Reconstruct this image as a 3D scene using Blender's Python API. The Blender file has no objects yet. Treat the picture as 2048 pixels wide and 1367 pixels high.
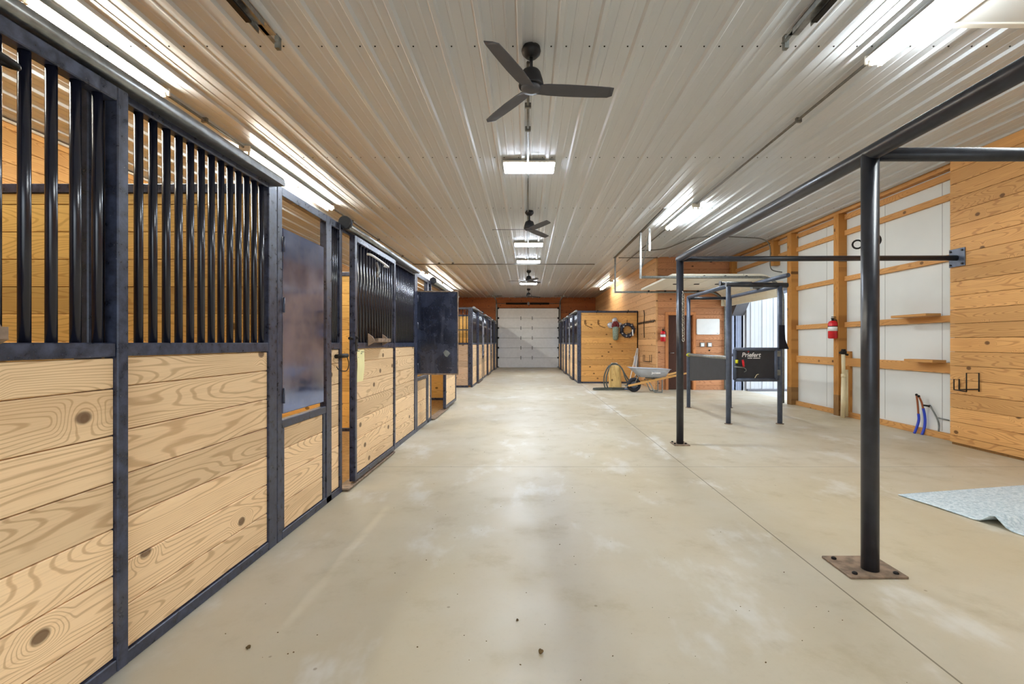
import bpy, math, random
from mathutils import Vector, Matrix
random.seed(7)
sc = bpy.context.scene
COL = sc.collection
PI = math.pi

# ------------------------------------------------------------------ camera
cam = bpy.data.objects.new('camera', bpy.data.cameras.new('camera'))
COL.objects.link(cam)
cam.location = (0, 0, 1.3)
cam.rotation_euler = (PI/2, 0, 0)
cam.data.sensor_width = 36.0
cam.data.lens = 940/2048*36.0
cam.data.shift_x = -32/2048
cam.data.shift_y = 1.5/2048
cam.data.clip_start = 0.05
cam.data.clip_end = 300
sc.camera = cam
# ------------------------------------------------------------------ exposure, world
sc.view_settings.view_transform = 'Standard'
sc.view_settings.look = 'None'
sc.view_settings.gamma = 1.0
sc.view_settings.use_curve_mapping = False
sc.view_settings.exposure = 0.18
try:
    sc.cycles.use_denoising = True
    sc.cycles.max_bounces = 10
    sc.cycles.diffuse_bounces = 6
    sc.cycles.sample_clamp_indirect = 8.0
except Exception:
    pass
w = bpy.data.worlds.new('world'); sc.world = w
w.use_nodes = True
bg = w.node_tree.nodes['Background']
bg.inputs[0].default_value = (0.80, 0.90, 1.0, 1)
bg.inputs[1].default_value = 4.0
# strengths of the lamps the barn has (used in the lamp builders)
TUBE_WARM = ((0.96, 0.93, 0.80), 125.0)
TUBE_WHITE = ((0.90, 0.96, 0.98), 100.0)
PANEL_COOL = ((0.77, 0.87, 1.0), 118.0)

# ------------------------------------------------------------------ materials
def lin(r, g, b):
    f = lambda c: (c/255/12.92 if c/255 <= 0.04045 else ((c/255+0.055)/1.055)**2.4)
    return (f(r), f(g), f(b), 1.0)

class NT:
    def __init__(s, name):
        s.m = bpy.data.materials.new(name); s.m.use_nodes = True
        s.t = s.m.node_tree; s.b = s.t.nodes['Principled BSDF']
    def n(s, typ, **kw):
        nd = s.t.nodes.new(typ)
        for k, v in kw.items():
            if k == 'ins':
                for i, val in v.items():
                    if hasattr(val, 'is_output'): s.t.links.new(val, nd.inputs[i])
                    else: nd.inputs[i].default_value = val
            else: setattr(nd, k, v)
        return nd
    def math(s, op, a, b=None, c=None):
        ins = {0: a}
        if b is not None: ins[1] = b
        if c is not None: ins[2] = c
        return s.n('ShaderNodeMath', operation=op, ins=ins).outputs[0]
    def ramp(s, v, a, b, c0=0.0, c1=1.0):
        return s.n('ShaderNodeMapRange', interpolation_type='SMOOTHSTEP', ins={0: v, 1: a, 2: b, 3: c0, 4: c1}).outputs[0]
    def mix(s, f, a, b, blend='MIX'):
        nd = s.n('ShaderNodeMix', data_type='RGBA', blend_type=blend)
        for i, v in ((0, f), (6, a), (7, b)):
            if hasattr(v, 'is_output'): s.t.links.new(v, nd.inputs[i])
            else: nd.inputs[i].default_value = v
        return nd.outputs[2]
    def xyz(s):
        tc = s.n('ShaderNodeTexCoord')
        sp = s.n('ShaderNodeSeparateXYZ', ins={0: tc.outputs['Object']})
        return sp.outputs[0], sp.outputs[1], sp.outputs[2], tc.outputs['Object']
    def vec(s, x, y, z):
        return s.n('ShaderNodeCombineXYZ', ins={0: x, 1: y, 2: z}).outputs[0]
    def noise(s, v, scale=1.0, detail=2.0, rough=0.5):
        return s.n('ShaderNodeTexNoise', ins={'Vector': v, 'Scale': scale, 'Detail': detail, 'Roughness': rough}).outputs[0]
    def out(s, col=None, rough=None, metal=None):
        for k, v in (('Base Color', col), ('Roughness', rough), ('Metallic', metal)):
            if v is None: continue
            if hasattr(v, 'is_output'): s.t.links.new(v, s.b.inputs[k])
            else: s.b.inputs[k].default_value = v
        return s.m

def plain(name, col, rough=0.5, metal=0.0, spec=0.5, var=0.12, scale=9.0):
    t = NT(name); x, y, z, o = t.xyz()
    f = t.noise(o, scale, 3)
    c = t.mix(t.ramp(f, .3, .7), tuple(v*(1-var) for v in col[:3])+(1,), tuple(min(1, v*(1+var)) for v in col[:3])+(1,))
    t.b.inputs['Specular IOR Level'].default_value = spec
    return t.out(c, rough, metal)

def wood(name, light, dark, along='Y', across='Z', knot=None, tone=0.16, ring=1.0, knots=True):
    t = NT(name); x, y, z, o = t.xyz()
    ax = {'X': x, 'Y': y, 'Z': z}
    a, c = ax[along], ax[across]
    r = t.n('ShaderNodeNewGeometry').outputs['Random Per Island']
    a2 = t.math('MULTIPLY_ADD', r, 71.0, a)
    c2 = t.math('MULTIPLY_ADD', r, 17.0, c)
    third = t.math('MULTIPLY', r, 29.0)
    base = t.noise(t.vec(t.math('MULTIPLY', a2, .5), t.math('MULTIPLY', c2, 4.6), third), 1.0, 1.2, .4)
    wob = t.noise(t.vec(t.math('MULTIPLY', a2, 2.0), t.math('MULTIPLY', c2, 9.0), third), 1.0, 2)
    base = t.math('MULTIPLY_ADD', wob, .06, base)
    knotmask = None
    if knots:
        vo = t.n('ShaderNodeTexVoronoi', voronoi_dimensions='2D', ins={'Vector': t.vec(t.math('MULTIPLY', a2, 1.25), t.math('MULTIPLY', c2, 1.75), 0.0), 'Scale': 1.0})
        d = vo.outputs['Distance']
        base = t.math('ADD', base, t.math('MULTIPLY', t.ramp(d, .16, .0), .16))
        knotmask = t.ramp(d, .05, .028)
    s = t.math('SINE', t.math('MULTIPLY', base, 250.0*ring))
    rings = t.ramp(s, .35, 1.0)
    big = t.noise(t.vec(t.math('MULTIPLY', a2, .9), t.math('MULTIPLY', c2, 3.0), third), 1.0, 2)
    fine = t.noise(t.vec(t.math('MULTIPLY', a2, 5.0), t.math('MULTIPLY', c2, 190.0), third), 1.0, 2)
    col = t.mix(t.math('MULTIPLY', rings, .52), light, dark)
    col = t.mix(t.math('MULTIPLY', t.ramp(fine, .45, .75), .22), col, dark)
    col = t.mix(t.math('MULTIPLY', t.ramp(big, .5, .8), .30), col, dark)
    k = t.math('MULTIPLY_ADD', r, tone*2, 1.0-tone)
    col = t.mix(1.0, col, t.n('ShaderNodeCombineColor', ins={0: k, 1: k, 2: k}).outputs[0], 'MULTIPLY')
    if knots:
        kc = knot or tuple(v*.28 for v in dark[:3])+(1,)
        col = t.mix(t.math('MULTIPLY', knotmask, .85), col, kc)
    t.b.inputs['Specular IOR Level'].default_value = .3
    return t.out(col, .58)

M = {}
M['front_Y'] = wood('pale_pine_front', lin(238, 206, 162), lin(172, 130, 86), 'Y', knot=lin(88, 60, 38))
M['door_X'] = wood('pale_pine_cross', lin(228, 202, 160), lin(184, 146, 102), 'X')
M['part_X'] = wood('golden_pine', lin(226, 186, 110), lin(178, 128, 62), 'X')
M['wall_Y'] = wood('orange_pine_wall', lin(214, 166, 102), lin(168, 114, 60), 'Y')
M['panel_Y'] = wood('honey_pine_panel', lin(214, 164, 104), lin(158, 104, 56), 'Y', ring=1.15)
M['end_X'] = wood('honey_pine_end', lin(216, 164, 96), lin(168, 112, 56), 'X')
M['far_X'] = wood('cedar_far_wall', lin(172, 104, 58), lin(120, 62, 30), 'X')
M['tack_X'] = wood('cedar_tack_wall', lin(200, 142, 100), lin(152, 94, 60), 'X')
M['tack_Y'] = wood('pine_tack_side', lin(212, 166, 116), lin(166, 116, 72), 'Y')
M['pale_X'] = wood('pinkish_pine', lin(214, 182, 150), lin(170, 130, 98), 'X')
M['girt_Y'] = wood('girt_timber', lin(204, 152, 92), lin(156, 104, 56), 'Y', tone=.1)
M['post_Z'] = wood('post_timber', lin(188, 132, 66), lin(140, 88, 38), 'Z', 'Y', tone=.1)
M['trim_Z'] = wood('door_trim_timber', lin(196, 130, 80), lin(150, 92, 52), 'Z', 'X', knots=False)
M['handle_X'] = wood('ash_handle', lin(214, 165, 100), lin(170, 115, 60), 'X', 'Z', knots=False)
M['brown_door'] = wood('dark_brown_door', lin(74, 42, 28), lin(44, 24, 15), 'Z', 'X', knots=False)
M['log'] = wood('log_wood', lin(222, 188, 122), lin(170, 124, 66), 'Z', 'X', knots=True)

def steel_mat():
    t = NT('black_painted_steel'); x, y, z, o = t.xyz()
    f = t.noise(o, 22, 4, .65)
    f2 = t.noise(o, 2.3, 3)
    c = t.mix(t.ramp(f, .35, .7), lin(34, 38, 54), lin(62, 69, 92))
    c = t.mix(t.math('MULTIPLY', t.ramp(f2, .58, .75), .25), c, lin(112, 110, 114))
    chip = t.noise(o, 75, 2)
    c = t.mix(t.ramp(chip, .76, .80), c, lin(150, 148, 145))
    t.b.inputs['Specular IOR Level'].default_value = .7
    return t.out(c, t.ramp(f, .3, .7, .26, .42), .15)
M['steel'] = steel_mat()
M['bar'] = plain('black_gloss_bar', lin(20, 22, 36), .22, .1, .7, .2, 30)
M['pipe'] = plain('dark_pipe_paint', lin(40, 42, 50), .34, .15, .6, .2, 14)
M['stocks'] = plain('slate_pipe_paint', lin(80, 89, 108), .42, .15, .5, .15, 14)
M['black_panel'] = plain('charcoal_sheet', lin(46, 48, 54), .6, 0, .4, .1)

def plate_mat():
    t = NT('worn_dark_plate'); x, y, z, o = t.xyz()
    f = t.noise(o, 3.2, 5, .62); sp = t.noise(o, 70, 3, .6)
    st = t.noise(t.vec(t.math('MULTIPLY', x, 20.0), t.math('MULTIPLY', y, 20.0), t.math('MULTIPLY', z, 2.0)), 1.0, 4)
    c = t.mix(t.ramp(f, .35, .68), lin(24, 28, 44), lin(52, 58, 80))
    c = t.mix(t.math('MULTIPLY', t.ramp(st, .52, .72), .35), c, lin(92, 96, 112))
    c = t.mix(t.math('MULTIPLY', t.ramp(sp, .66, .72), .8), c, lin(142, 146, 156))
    t.b.inputs['Specular IOR Level'].default_value = .8
    return t.out(c, t.ramp(f, .3, .7, .2, .36), .35)
M['plate'] = plate_mat()
def sheet_mat():
    t = NT('scuffed_bare_sheet'); x, y, z, o = t.xyz()
    f = t.noise(o, 3.0, 5, .62); sp = t.noise(o, 60, 3, .6)
    st = t.noise(t.vec(t.math('MULTIPLY', x, 14.0), t.math('MULTIPLY', y, 14.0), t.math('MULTIPLY', z, 1.5)), 1.0, 4)
    c = t.mix(t.ramp(f, .35, .68), lin(132, 148, 196), lin(168, 180, 216))
    c = t.mix(t.math('MULTIPLY', t.ramp(st, .5, .7), .3), c, lin(160, 168, 188))
    c = t.mix(t.math('MULTIPLY', t.ramp(sp, .66, .72), .5), c, lin(190, 196, 206))
    return t.out(c, t.ramp(f, .3, .7, .06, .15), .88)
M['sheet'] = sheet_mat()
M['galv'] = plain('galvanised_metal', lin(150, 152, 152), .36, .85, .5, .18, 26)
M['zinc'] = plain('dull_zinc', lin(128, 132, 130), .5, .6, .5, .2, 20)
M['conduit'] = plain('grey_conduit', lin(112, 110, 104), .45, .5, .5, .15, 20)
M['rust'] = plain('rusty_steel', lin(138, 118, 100), .6, .3, .4, .35, 18)
M['chain'] = plain('chain_zinc', lin(176, 172, 164), .35, .8, .5, .15, 30)

def ceil_mat():
    t = NT('tan_liner_metal'); x, y, z, o = t.xyz()
    f = t.noise(o, .35, 2)
    c = t.mix(f, lin(198, 203, 208), lin(206, 211, 216))
    t.b.inputs['Specular IOR Level'].default_value = .55
    return t.out(c, .36, .0)
M['ceil'] = ceil_mat()

def floor_mat():
    t = NT('worn_concrete'); x, y, z, o = t.xyz()
    big = t.noise(o, .42, 5, .6); mid = t.noise(o, 2.4, 6, .65); fine = t.noise(o, 34, 4, .7)
    sm = t.noise(t.vec(t.math('MULTIPLY', x, 1.3), t.math('MULTIPLY', y, .7), 3.0), 1.6, 5, .62)
    c = t.mix(t.ramp(big, .35, .65), lin(188, 175, 148), lin(196, 187, 168))
    c = t.mix(t.math('MULTIPLY', t.ramp(mid, .52, .72), .40), c, lin(160, 145, 114))
    c = t.mix(t.math('MULTIPLY', t.ramp(sm, .55, .70), .55), c, lin(216, 214, 208))
    c = t.mix(t.math('MULTIPLY', t.ramp(fine, .5, .85), .16), c, lin(148, 138, 118))
    spk = t.n('ShaderNodeTexVoronoi', ins={'Vector': o, 'Scale': 4.0}).outputs['Distance']
    c = t.mix(t.math('MULTIPLY', t.ramp(spk, .042, .02), .6), c, lin(120, 102, 76))
    # saw-cut joints: one long cut beside the aisle, cross cuts
    jx = t.math('ABSOLUTE', t.math('SUBTRACT', x, 1.655))
    jy = t.math('ABSOLUTE', t.math('SUBTRACT', y, 4.93))
    jy2 = t.math('ABSOLUTE', t.math('SUBTRACT', y, 10.6))
    j = t.math('MINIMUM', t.math('MINIMUM', jx, jy), jy2)
    halo = t.math('MULTIPLY', t.ramp(t.math('MULTIPLY_ADD', t.math('SUBTRACT', mid, .5), -.5, jx), .16, .02), t.ramp(sm, .48, .62))
    c = t.mix(t.math('MULTIPLY', halo, .7), c, lin(224, 222, 216))
    c = t.mix(t.math('MULTIPLY', t.ramp(j, .006, .003), .8), c, lin(96, 84, 62))
    t.b.inputs['Specular IOR Level'].default_value = .4
    return t.out(c, t.ramp(mid, .35, .7, .42, .6))
M['floor'] = floor_mat()
M['apron'] = plain('outside_concrete', lin(196, 194, 188), .8)
M['stallfloor'] = plain('stall_bedding', lin(150, 118, 76), .9, 0, .2, .2, 20)
M['white_wall'] = plain('white_wall_sheet', lin(216, 218, 216), .5, 0, .4, .03, 1.2)
M['white_metal'] = plain('white_siding', lin(184, 186, 190), .5, 0, .4, .03, 2)
M['jamb'] = plain('grey_jamb_trim', lin(150, 160, 186), .5, 0, .4, .04)
M['jambdark'] = plain('grey_header_trim', lin(104, 104, 110), .5, 0, .4, .04)
M['cream'] = plain('cream_door_panel', lin(226, 222, 206), .45, 0, .4, .03)
M['door_white'] = plain('white_door_panel', lin(240, 241, 242), .5, 0, .4, .03)
M['white'] = plain('white_plastic', lin(238, 240, 240), .35, 0, .5, .02)
M['enamel'] = plain('white_enamel', lin(225, 222, 212), .4, 0, .5, .03)
M['fan'] = plain('black_fan', lin(28, 28, 32), .5, 0, .4, .1)
M['fanblade'] = plain('charcoal_fan_blade', lin(74, 74, 80), .55, 0, .4, .06)
M['red'] = plain('red_enamel', lin(206, 18, 34), .3, 0, .5, .06)
M['rubber'] = plain('black_rubber', lin(34, 36, 42), .7, 0, .3, .15)
M['darkgap'] = plain('dark_backing', lin(26, 18, 12), .9, 0, .1)
M['tub'] = plain('grey_steel_tub', lin(190, 197, 210), .38, .1, .5, .05)
M['hose'] = plain('grey_green_hose', lin(74, 78, 72), .5, 0, .4, .12)
M['pvc'] = plain('cream_pipe', lin(232, 218, 180), .4, 0, .5, .05)
M['blue'] = plain('blue_pipe', lin(38, 66, 190), .4, 0, .5, .06)
M['copper'] = plain('copper_fitting', lin(160, 96, 66), .35, .7, .5, .15)
M['iron'] = plain('dark_iron', lin(32, 28, 26), .6, .4, .4, .2)
M['yellow'] = plain('yellow_plastic', lin(214, 214, 40), .45)
M['note'] = plain('yellow_paper', lin(240, 232, 176), .8, 0, .2, .02)
M['ink'] = plain('grey_ink', lin(92, 92, 80), .8, 0, .2)
M['paint_white'] = plain('white_paint', lin(236, 236, 236), .5)
M['paint_red'] = plain('red_paint', lin(200, 40, 36), .5)
M['silver'] = plain('silver_foil', lin(186, 184, 186), .4, .3, .5, .25, 40)
M['maroon'] = plain('maroon_petal', lin(112, 44, 44), .7, 0, .3, .25, 40)
M['sage'] = plain('sage_cloth', lin(132, 146, 130), .7, 0, .3, .25, 30)
M['wreath'] = plain('dark_wreath_foliage', lin(54, 56, 68), .7, 0, .3, .5, 60)
M['dirt'] = plain('dry_dirt', lin(104, 84, 56), .9, 0, .1, .3)
M['cloth'] = plain('black_cloth', lin(34, 34, 42), .8, 0, .2, .15)

def rug_mat():
    t = NT('pale_blue_mat'); x, y, z, o = t.xyz()
    f = t.noise(o, 46, 5, .7); g = t.noise(t.vec(t.math('MULTIPLY', x, 3.0), t.math('MULTIPLY', y, 16.0), 0.0), 3, 4)
    c = t.mix(t.ramp(f, .3, .7), lin(168, 190, 202), lin(228, 238, 244))
    c = t.mix(t.math('MULTIPLY', t.ramp(g, .55, .75), .35), c, lin(122, 138, 146))
    m = t.out(c, .85)
    bp = t.n('ShaderNodeBump', ins={'Strength': .7, 'Distance': .01, 'Height': f})
    t.t.links.new(bp.outputs[0], t.b.inputs['Normal'])
    return m
M['rug'] = rug_mat()

def emit(name, cs):
    t = NT(name); c, s = cs
    t.b.inputs['Emission Color'].default_value = c+(1,)
    t.b.inputs['Emission Strength'].default_value = s
    return t.out(c+(1,), .5)
M['e_warm'] = emit('lit_tube_warm', TUBE_WARM)
M['e_dim'] = emit('lit_tube_dim', ((0.96, 0.93, 0.80), 55.0))  # weaker tube, dimmed to cut the glare on the tack room wall
M['e_white'] = emit('lit_tube_white', TUBE_WHITE)
M['e_panel'] = emit('lit_panel', PANEL_COOL)

# ------------------------------------------------------------------ mesh helpers
ORG = {}
class MB:
    def __init__(s): s.v = []; s.f = []; s.s = []
    def add(s, vs, fs, smooth=False):
        o = len(s.v); s.v += [tuple(v) for v in vs]
        for i, f in enumerate(fs):
            s.f.append([o+k for k in f]); s.s.append(smooth if isinstance(smooth, bool) else smooth[i])
        return s
    def box(s, x0, x1, y0, y1, z0, z1):
        x0, x1 = sorted((x0, x1)); y0, y1 = sorted((y0, y1)); z0, z1 = sorted((z0, z1))
        vs = [(x, y, z) for x in (x0, x1) for y in (y0, y1) for z in (z0, z1)]
        return s.add(vs, [(0, 1, 3, 2), (4, 6, 7, 5), (0, 4, 5, 1), (2, 3, 7, 6), (0, 2, 6, 4), (1, 5, 7, 3)])
    def cham(s, x0, x1, y0, y1, z0, z1, c=.004):
        """box with chamfered edges"""
        x0, x1 = sorted((x0, x1)); y0, y1 = sorted((y0, y1)); z0, z1 = sorted((z0, z1))
        X, Y, Z = (x0, x1), (y0, y1), (z0, z1); vs = []; idx = {}
        for i in (0, 1):
            for j in (0, 1):
                for k in (0, 1):
                    sx, sy, sz = (1, -1)[i]*c, (1, -1)[j]*c, (1, -1)[k]*c
                    for a, d in (('x', (0, sy, sz)), ('y', (sx, 0, sz)), ('z', (sx, sy, 0))):
                        idx[i, j, k, a] = len(vs); vs.append((X[i]+d[0], Y[j]+d[1], Z[k]+d[2]))
        fs = []
        for i in (0, 1):
            q = [idx[i, 0, 0, 'x'], idx[i, 0, 1, 'x'], idx[i, 1, 1, 'x'], idx[i, 1, 0, 'x']]; fs.append(q if i == 0 else q[::-1])
            q = [idx[0, i, 0, 'y'], idx[1, i, 0, 'y'], idx[1, i, 1, 'y'], idx[0, i, 1, 'y']]; fs.append(q if i == 0 else q[::-1])
            q = [idx[0, 0, i, 'z'], idx[0, 1, i, 'z'], idx[1, 1, i, 'z'], idx[1, 0, i, 'z']]; fs.append(q if i == 0 else q[::-1])
        for i in (0, 1):
            for j in (0, 1):
                fs.append([idx[i, j, 0, 'x'], idx[i, j, 1, 'x'], idx[i, j, 1, 'y'], idx[i, j, 0, 'y']])
                fs.append([idx[i, 0, j, 'x'], idx[i, 1, j, 'x'], idx[i, 1, j, 'z'], idx[i, 0, j, 'z']])
                fs.append([idx[0, i, j, 'y'], idx[1, i, j, 'y'], idx[1, i, j, 'z'], idx[0, i, j, 'z']])
                for k in (0, 1): fs.append([idx[i, j, k, 'x'], idx[i, j, k, 'y'], idx[i, j, k, 'z']])
        return s.add(vs, fs)
    def tube(s, path, r, n=10, cap=True, closed=False):
        P = [Vector(p) for p in path]; R = r if isinstance(r, (list, tuple)) else [r]*len(P)
        m = len(P); vs = []; fs = []; sm = []
        up = None
        for i, p in enumerate(P):
            if closed: d = P[(i+1) % m]-P[i-1]
            else: d = (P[min(i+1, m-1)]-P[max(i-1, 0)])
            d.normalize()
            if up is None:
                up = Vector((0, 0, 1)) if abs(d.z) < .9 else Vector((1, 0, 0))
            a = d.cross(up)
            if a.length < 1e-5: a = d.cross(Vector((0, 1, 0)))
            a.normalize(); b = a.cross(d).normalized(); up = b
            for k in range(n):
                t = 2*PI*k/n; vs.append(p+(a*math.cos(t)+b*math.sin(t))*R[i])
        for i in range(m if closed else m-1):
            j = (i+1) % m
            for k in range(n):
                l = (k+1) % n; fs.append((i*n+k, i*n+l, j*n+l, j*n+k)); sm.append(True)
        if cap and not closed:
            fs.append(tuple(range(n))[::-1]); sm.append(False)
            fs.append(tuple((m-1)*n+k for k in range(n))); sm.append(False)
        return s.add(vs, fs, sm)
    def lathe(s, prof, c, axis='Z', n=20):
        """prof: (radius, height) pairs about a line through c"""
        c = Vector(c); vs = []; fs = []; sm = []
        for r, h in prof:
            for k in range(n):
                t = 2*PI*k/n; u, v = r*math.cos(t), r*math.sin(t)
                vs.append(c+Vector({'Z': (u, v, h), 'Y': (u, h, v), 'X': (h, u, v)}[axis]))
        for i in range(len(prof)-1):
            for k in range(n):
                l = (k+1) % n; fs.append((i*n+k, i*n+l, (i+1)*n+l, (i+1)*n+k)); sm.append(True)
        fs.append(tuple(range(n))[::-1]); sm.append(False)
        fs.append(tuple((len(prof)-1)*n+k for k in range(n))); sm.append(False)
        return s.add(vs, fs, sm)
    def prism(s, poly, axis, a, b, smooth=False):
        """polygon (two remaining coordinates, in order) swept along axis from a to b"""
        def p3(q, h): return {'X': (h, q[0], q[1]), 'Y': (q[0], h, q[1]), 'Z': (q[0], q[1], h)}[axis]
        n = len(poly); vs = [p3(q, a) for q in poly]+[p3(q, b) for q in poly]
        fs = [(i, (i+1) % n, n+(i+1) % n, n+i) for i in range(n)]+[tuple(range(n))[::-1], tuple(range(n, 2*n))]
        return s.add(vs, fs, [smooth]*n+[False, False])
    def blob(s, c, rx, ry, rz, n=8, m=5, jit=0):
        c = Vector(c); vs = [c+Vector((0, 0, -rz))]; fs = []
        for i in range(1, m):
            p = -PI/2+PI*i/m
            for k in range(n):
                t = 2*PI*k/n; j = 1+random.uniform(-jit, jit)
                vs.append(c+Vector((rx*math.cos(p)*math.cos(t)*j, ry*math.cos(p)*math.sin(t)*j, rz*math.sin(p)*j)))
        vs.append(c+Vector((0, 0, rz))); L = len(vs)-1
        for k in range(n):
            l = (k+1) % n; fs.append((0, 1+l, 1+k)); fs.append((L, 1+(m-2)*n+k, 1+(m-2)*n+l))
            for i in range(m-2): fs.append((1+i*n+k, 1+i*n+l, 1+(i+1)*n+l, 1+(i+1)*n+k))
        return s.add(vs, fs, True)
    def build(s, name, mat, parent=None, mods=None):
        o0 = ORG.get(parent.name, Vector()) if parent else Vector()
        me = bpy.data.meshes.new(name)
        me.from_pydata([tuple(Vector(v)-o0) for v in s.v], [], s.f)
        me.polygons.foreach_set('use_smooth', s.s); me.update()
        import bmesh
        bm = bmesh.new(); bm.from_mesh(me); bmesh.ops.recalc_face_normals(bm, faces=bm.faces[:]); bm.to_mesh(me); bm.free()
        me.materials.append(M[mat])
        ob = bpy.data.objects.new(name, me); COL.objects.link(ob)
        if parent: ob.parent = parent
        ORG[ob.name] = o0
        return ob

def tag(o, label=None, cat=None, group=None, kind=None):
    if label: o['label'] = label
    if cat: o['category'] = cat
    if group: o['group'] = group
    if kind: o['kind'] = kind
    return o
def thing(name, loc, label, cat, group=None, kind=None):
    o = bpy.data.objects.new(name, None); COL.objects.link(o)
    o.empty_display_size = .1
    o.location = loc; ORG[o.name] = Vector(loc)
    return tag(o, label, cat, group, kind)
def struct(o): o['kind'] = 'structure'; return o
def copy_tree(o, parent=None):
    c = o.copy(); COL.objects.link(c); c.parent = parent
    if o.name in ORG: ORG[c.name] = ORG[o.name]
    for ch in list(o.children): copy_tree(ch, c)
    return c
def box(*a): return MB().box(*a)
def smooth_path(pts, k=6, closed=False):
    P = [Vector(p) for p in pts]; n = len(P); out = []
    for i in range(n if closed else n-1):
        p0, p1, p2, p3 = (P[(i-1) % n] if closed or i else P[0]), P[i], P[(i+1) % n], (P[(i+2) % n] if closed or i+2 < n else P[-1])
        for j in range(k):
            t = j/k
            out.append(.5*((2*p1)+(p2-p0)*t+(2*p0-5*p1+4*p2-p3)*t*t+(3*p1-p0-3*p2+p3)*t**3))
    if not closed: out.append(P[-1])
    return out
BH = .178
def boards(mb, along, a0, a1, t0, t1, z0, z1, first=None, gap=.004, c=.003):
    """horizontal planks; along X or Y between a0 and a1; t0..t1 the thickness"""
    z = z0 if first is None else first
    while z < z1-.004:
        b0, b1 = max(z, z0)+gap/2, min(z+BH, z1)-gap/2
        if b1-b0 > .01:
            if along == 'Y': mb.cham(t0, t1, a0, a1, b0, b1, c)
            else: mb.cham(a0, a1, t0, t1, b0, b1, c)
        z += BH
    return mb

CZ = 3.666          # ceiling height
YB, YF = -.75, 24.6  # rear wall, far wall
XL, XR = -5.5, 5.66  # left and right wall
# ------------------------------------------------------------------ setting: floor, ceiling, walls
struct(box(XL-.15, XR+.24, YB, YF+.15, -.12, 0).build('floor', 'floor'))
struct(box(XL, -1.70, YB+.05, 10.55, 0, .012).build('floor_stall_bedding', 'stallfloor'))
struct(box(XL, -1.70, 13.8, YF, 0, .012).build('floor_far_stall_bedding', 'stallfloor'))
struct(box(-40, 40, -40, YB, -.14, -.01).build('ground_rear_yard', 'apron'))
struct(box(XR+.24, 40, YB, 40, -.14, -.01).build('ground_side_yard', 'apron'))

def ceiling():
    prof = [(XL-.1, CZ)]
    x = XL-.05
    while x < XR+.1:
        prof += [(x-.034, CZ), (x-.016, CZ-.022), (x+.016, CZ-.022), (x+.034, CZ)]
        for q in (.105, .2):
            prof += [(x+q-.012, CZ), (x+q-.006, CZ-.0035), (x+q+.006, CZ-.0035), (x+q+.012, CZ)]
        x += .305
    prof.append((XR+.2, CZ))
    vs = []; fs = []
    for px, pz in prof: vs += [(px, YB, pz), (px, YF+.1, pz)]
    for i in range(len(prof)-1): fs.append((2*i, 2*i+1, 2*i+3, 2*i+2))
    c = MB().add(vs, fs); c.box(XL-.15, XR+.24, YB, YF+.15, CZ+.01, CZ+.12)
    co = struct(c.build('ceiling', 'ceil'))
    sc_ = MB()
    for y in [1.5+2.25*k for k in range(10)]:
        x = XL-.05
        while x < XR:
            for q in (.06, .245):
                sc_.blob((x+q, y, CZ-.003), .007, .007, .006, 6, 4)
            x += .305
    s = sc_.build('screw_heads', 'iron', co); s['kind'] = 'stuff'
ceiling()

# far wall
mb = MB()
for z0, z1, x0, x1 in ((0, 3.12, XL, -1.62), (0, 3.12, 1.62, XR), (3.12, CZ, XL, XR)):
    boards(mb, 'X', x0, x1, YF, YF+.04, z0, z1, first=0)
struct(mb.build('wall_far', 'far_X'))
struct(box(XL, XR, YF+.05, YF+.1, 0, CZ).build('wall_far_backing', 'darkgap'))
# left wall
struct(boards(MB(), 'Y', YB, YF, XL-.04, XL, 0, CZ, first=0).build('wall_left', 'wall_Y'))
struct(box(XL-.1, XL-.05, YB, YF, 0, CZ).build('wall_left_backing', 'darkgap'))
struct(MB().tube([(XL+.02, YB, CZ-.03), (XL+.02, YF, CZ-.03)], .016).build('trim_1', 'enamel'))
# unseen rear wall behind the camera, its doorway narrowed to cut daylight
mb = MB()
mb.box(XL-.15, -1.0, YB-.1, YB, 0, CZ); mb.box(1.0, XR+.24, YB-.1, YB, 0, CZ); mb.box(-1.0, 1.0, YB-.1, YB, 2.5, CZ)
struct(mb.build('wall_rear', 'white_wall'))
# right wall: white sheet with a doorway (bevelled top corner)
OY0, OY1 = 10.0, 12.9
mb = MB()
mb.box(XR, XR+.04, YB, OY0, 0, CZ); mb.box(XR, XR+.04, OY0, OY1, 2.44, CZ); mb.box(XR, XR+.04, OY1, YF, 0, CZ)
mb.box(XR+.2, XR+.24, YB, OY0, 0, CZ); mb.box(XR+.2, XR+.24, OY0, OY1, 2.44, CZ); mb.box(XR+.2, XR+.24, OY1, YF, 0, CZ)
struct(mb.build('wall_right', 'white_wall'))
mb = MB()
for y in (8.9, 7.45, 6.42): mb.box(XR-.002, XR, y-.002, y+.002, .1, 3.5)
struct(mb.build('trim_2', 'conduit'))
mb = MB(); mb.box(5.6, 5.92, OY1, OY1+.05, 0, 2.04); mb.box(5.74, 5.752, OY1-.012, OY1, 0, 2.04)
struct(mb.build('trim_3', 'jamb'))
mb = MB(); mb.prism([(OY1+.05, 2.04), (OY1, 2.04), (OY1-.42, 2.46), (OY1+.05, 2.46)], 'X', 5.6, 5.92)
struct(mb.build('trim_4', 'jambdark'))
mb = MB(); mb.box(5.6, 5.92, OY0-.05, OY0, 0, 2.46); mb.box(5.6, 5.92, OY0, OY1, 2.44, 2.5)
struct(mb.build('trim_5', 'jamb'))
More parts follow.
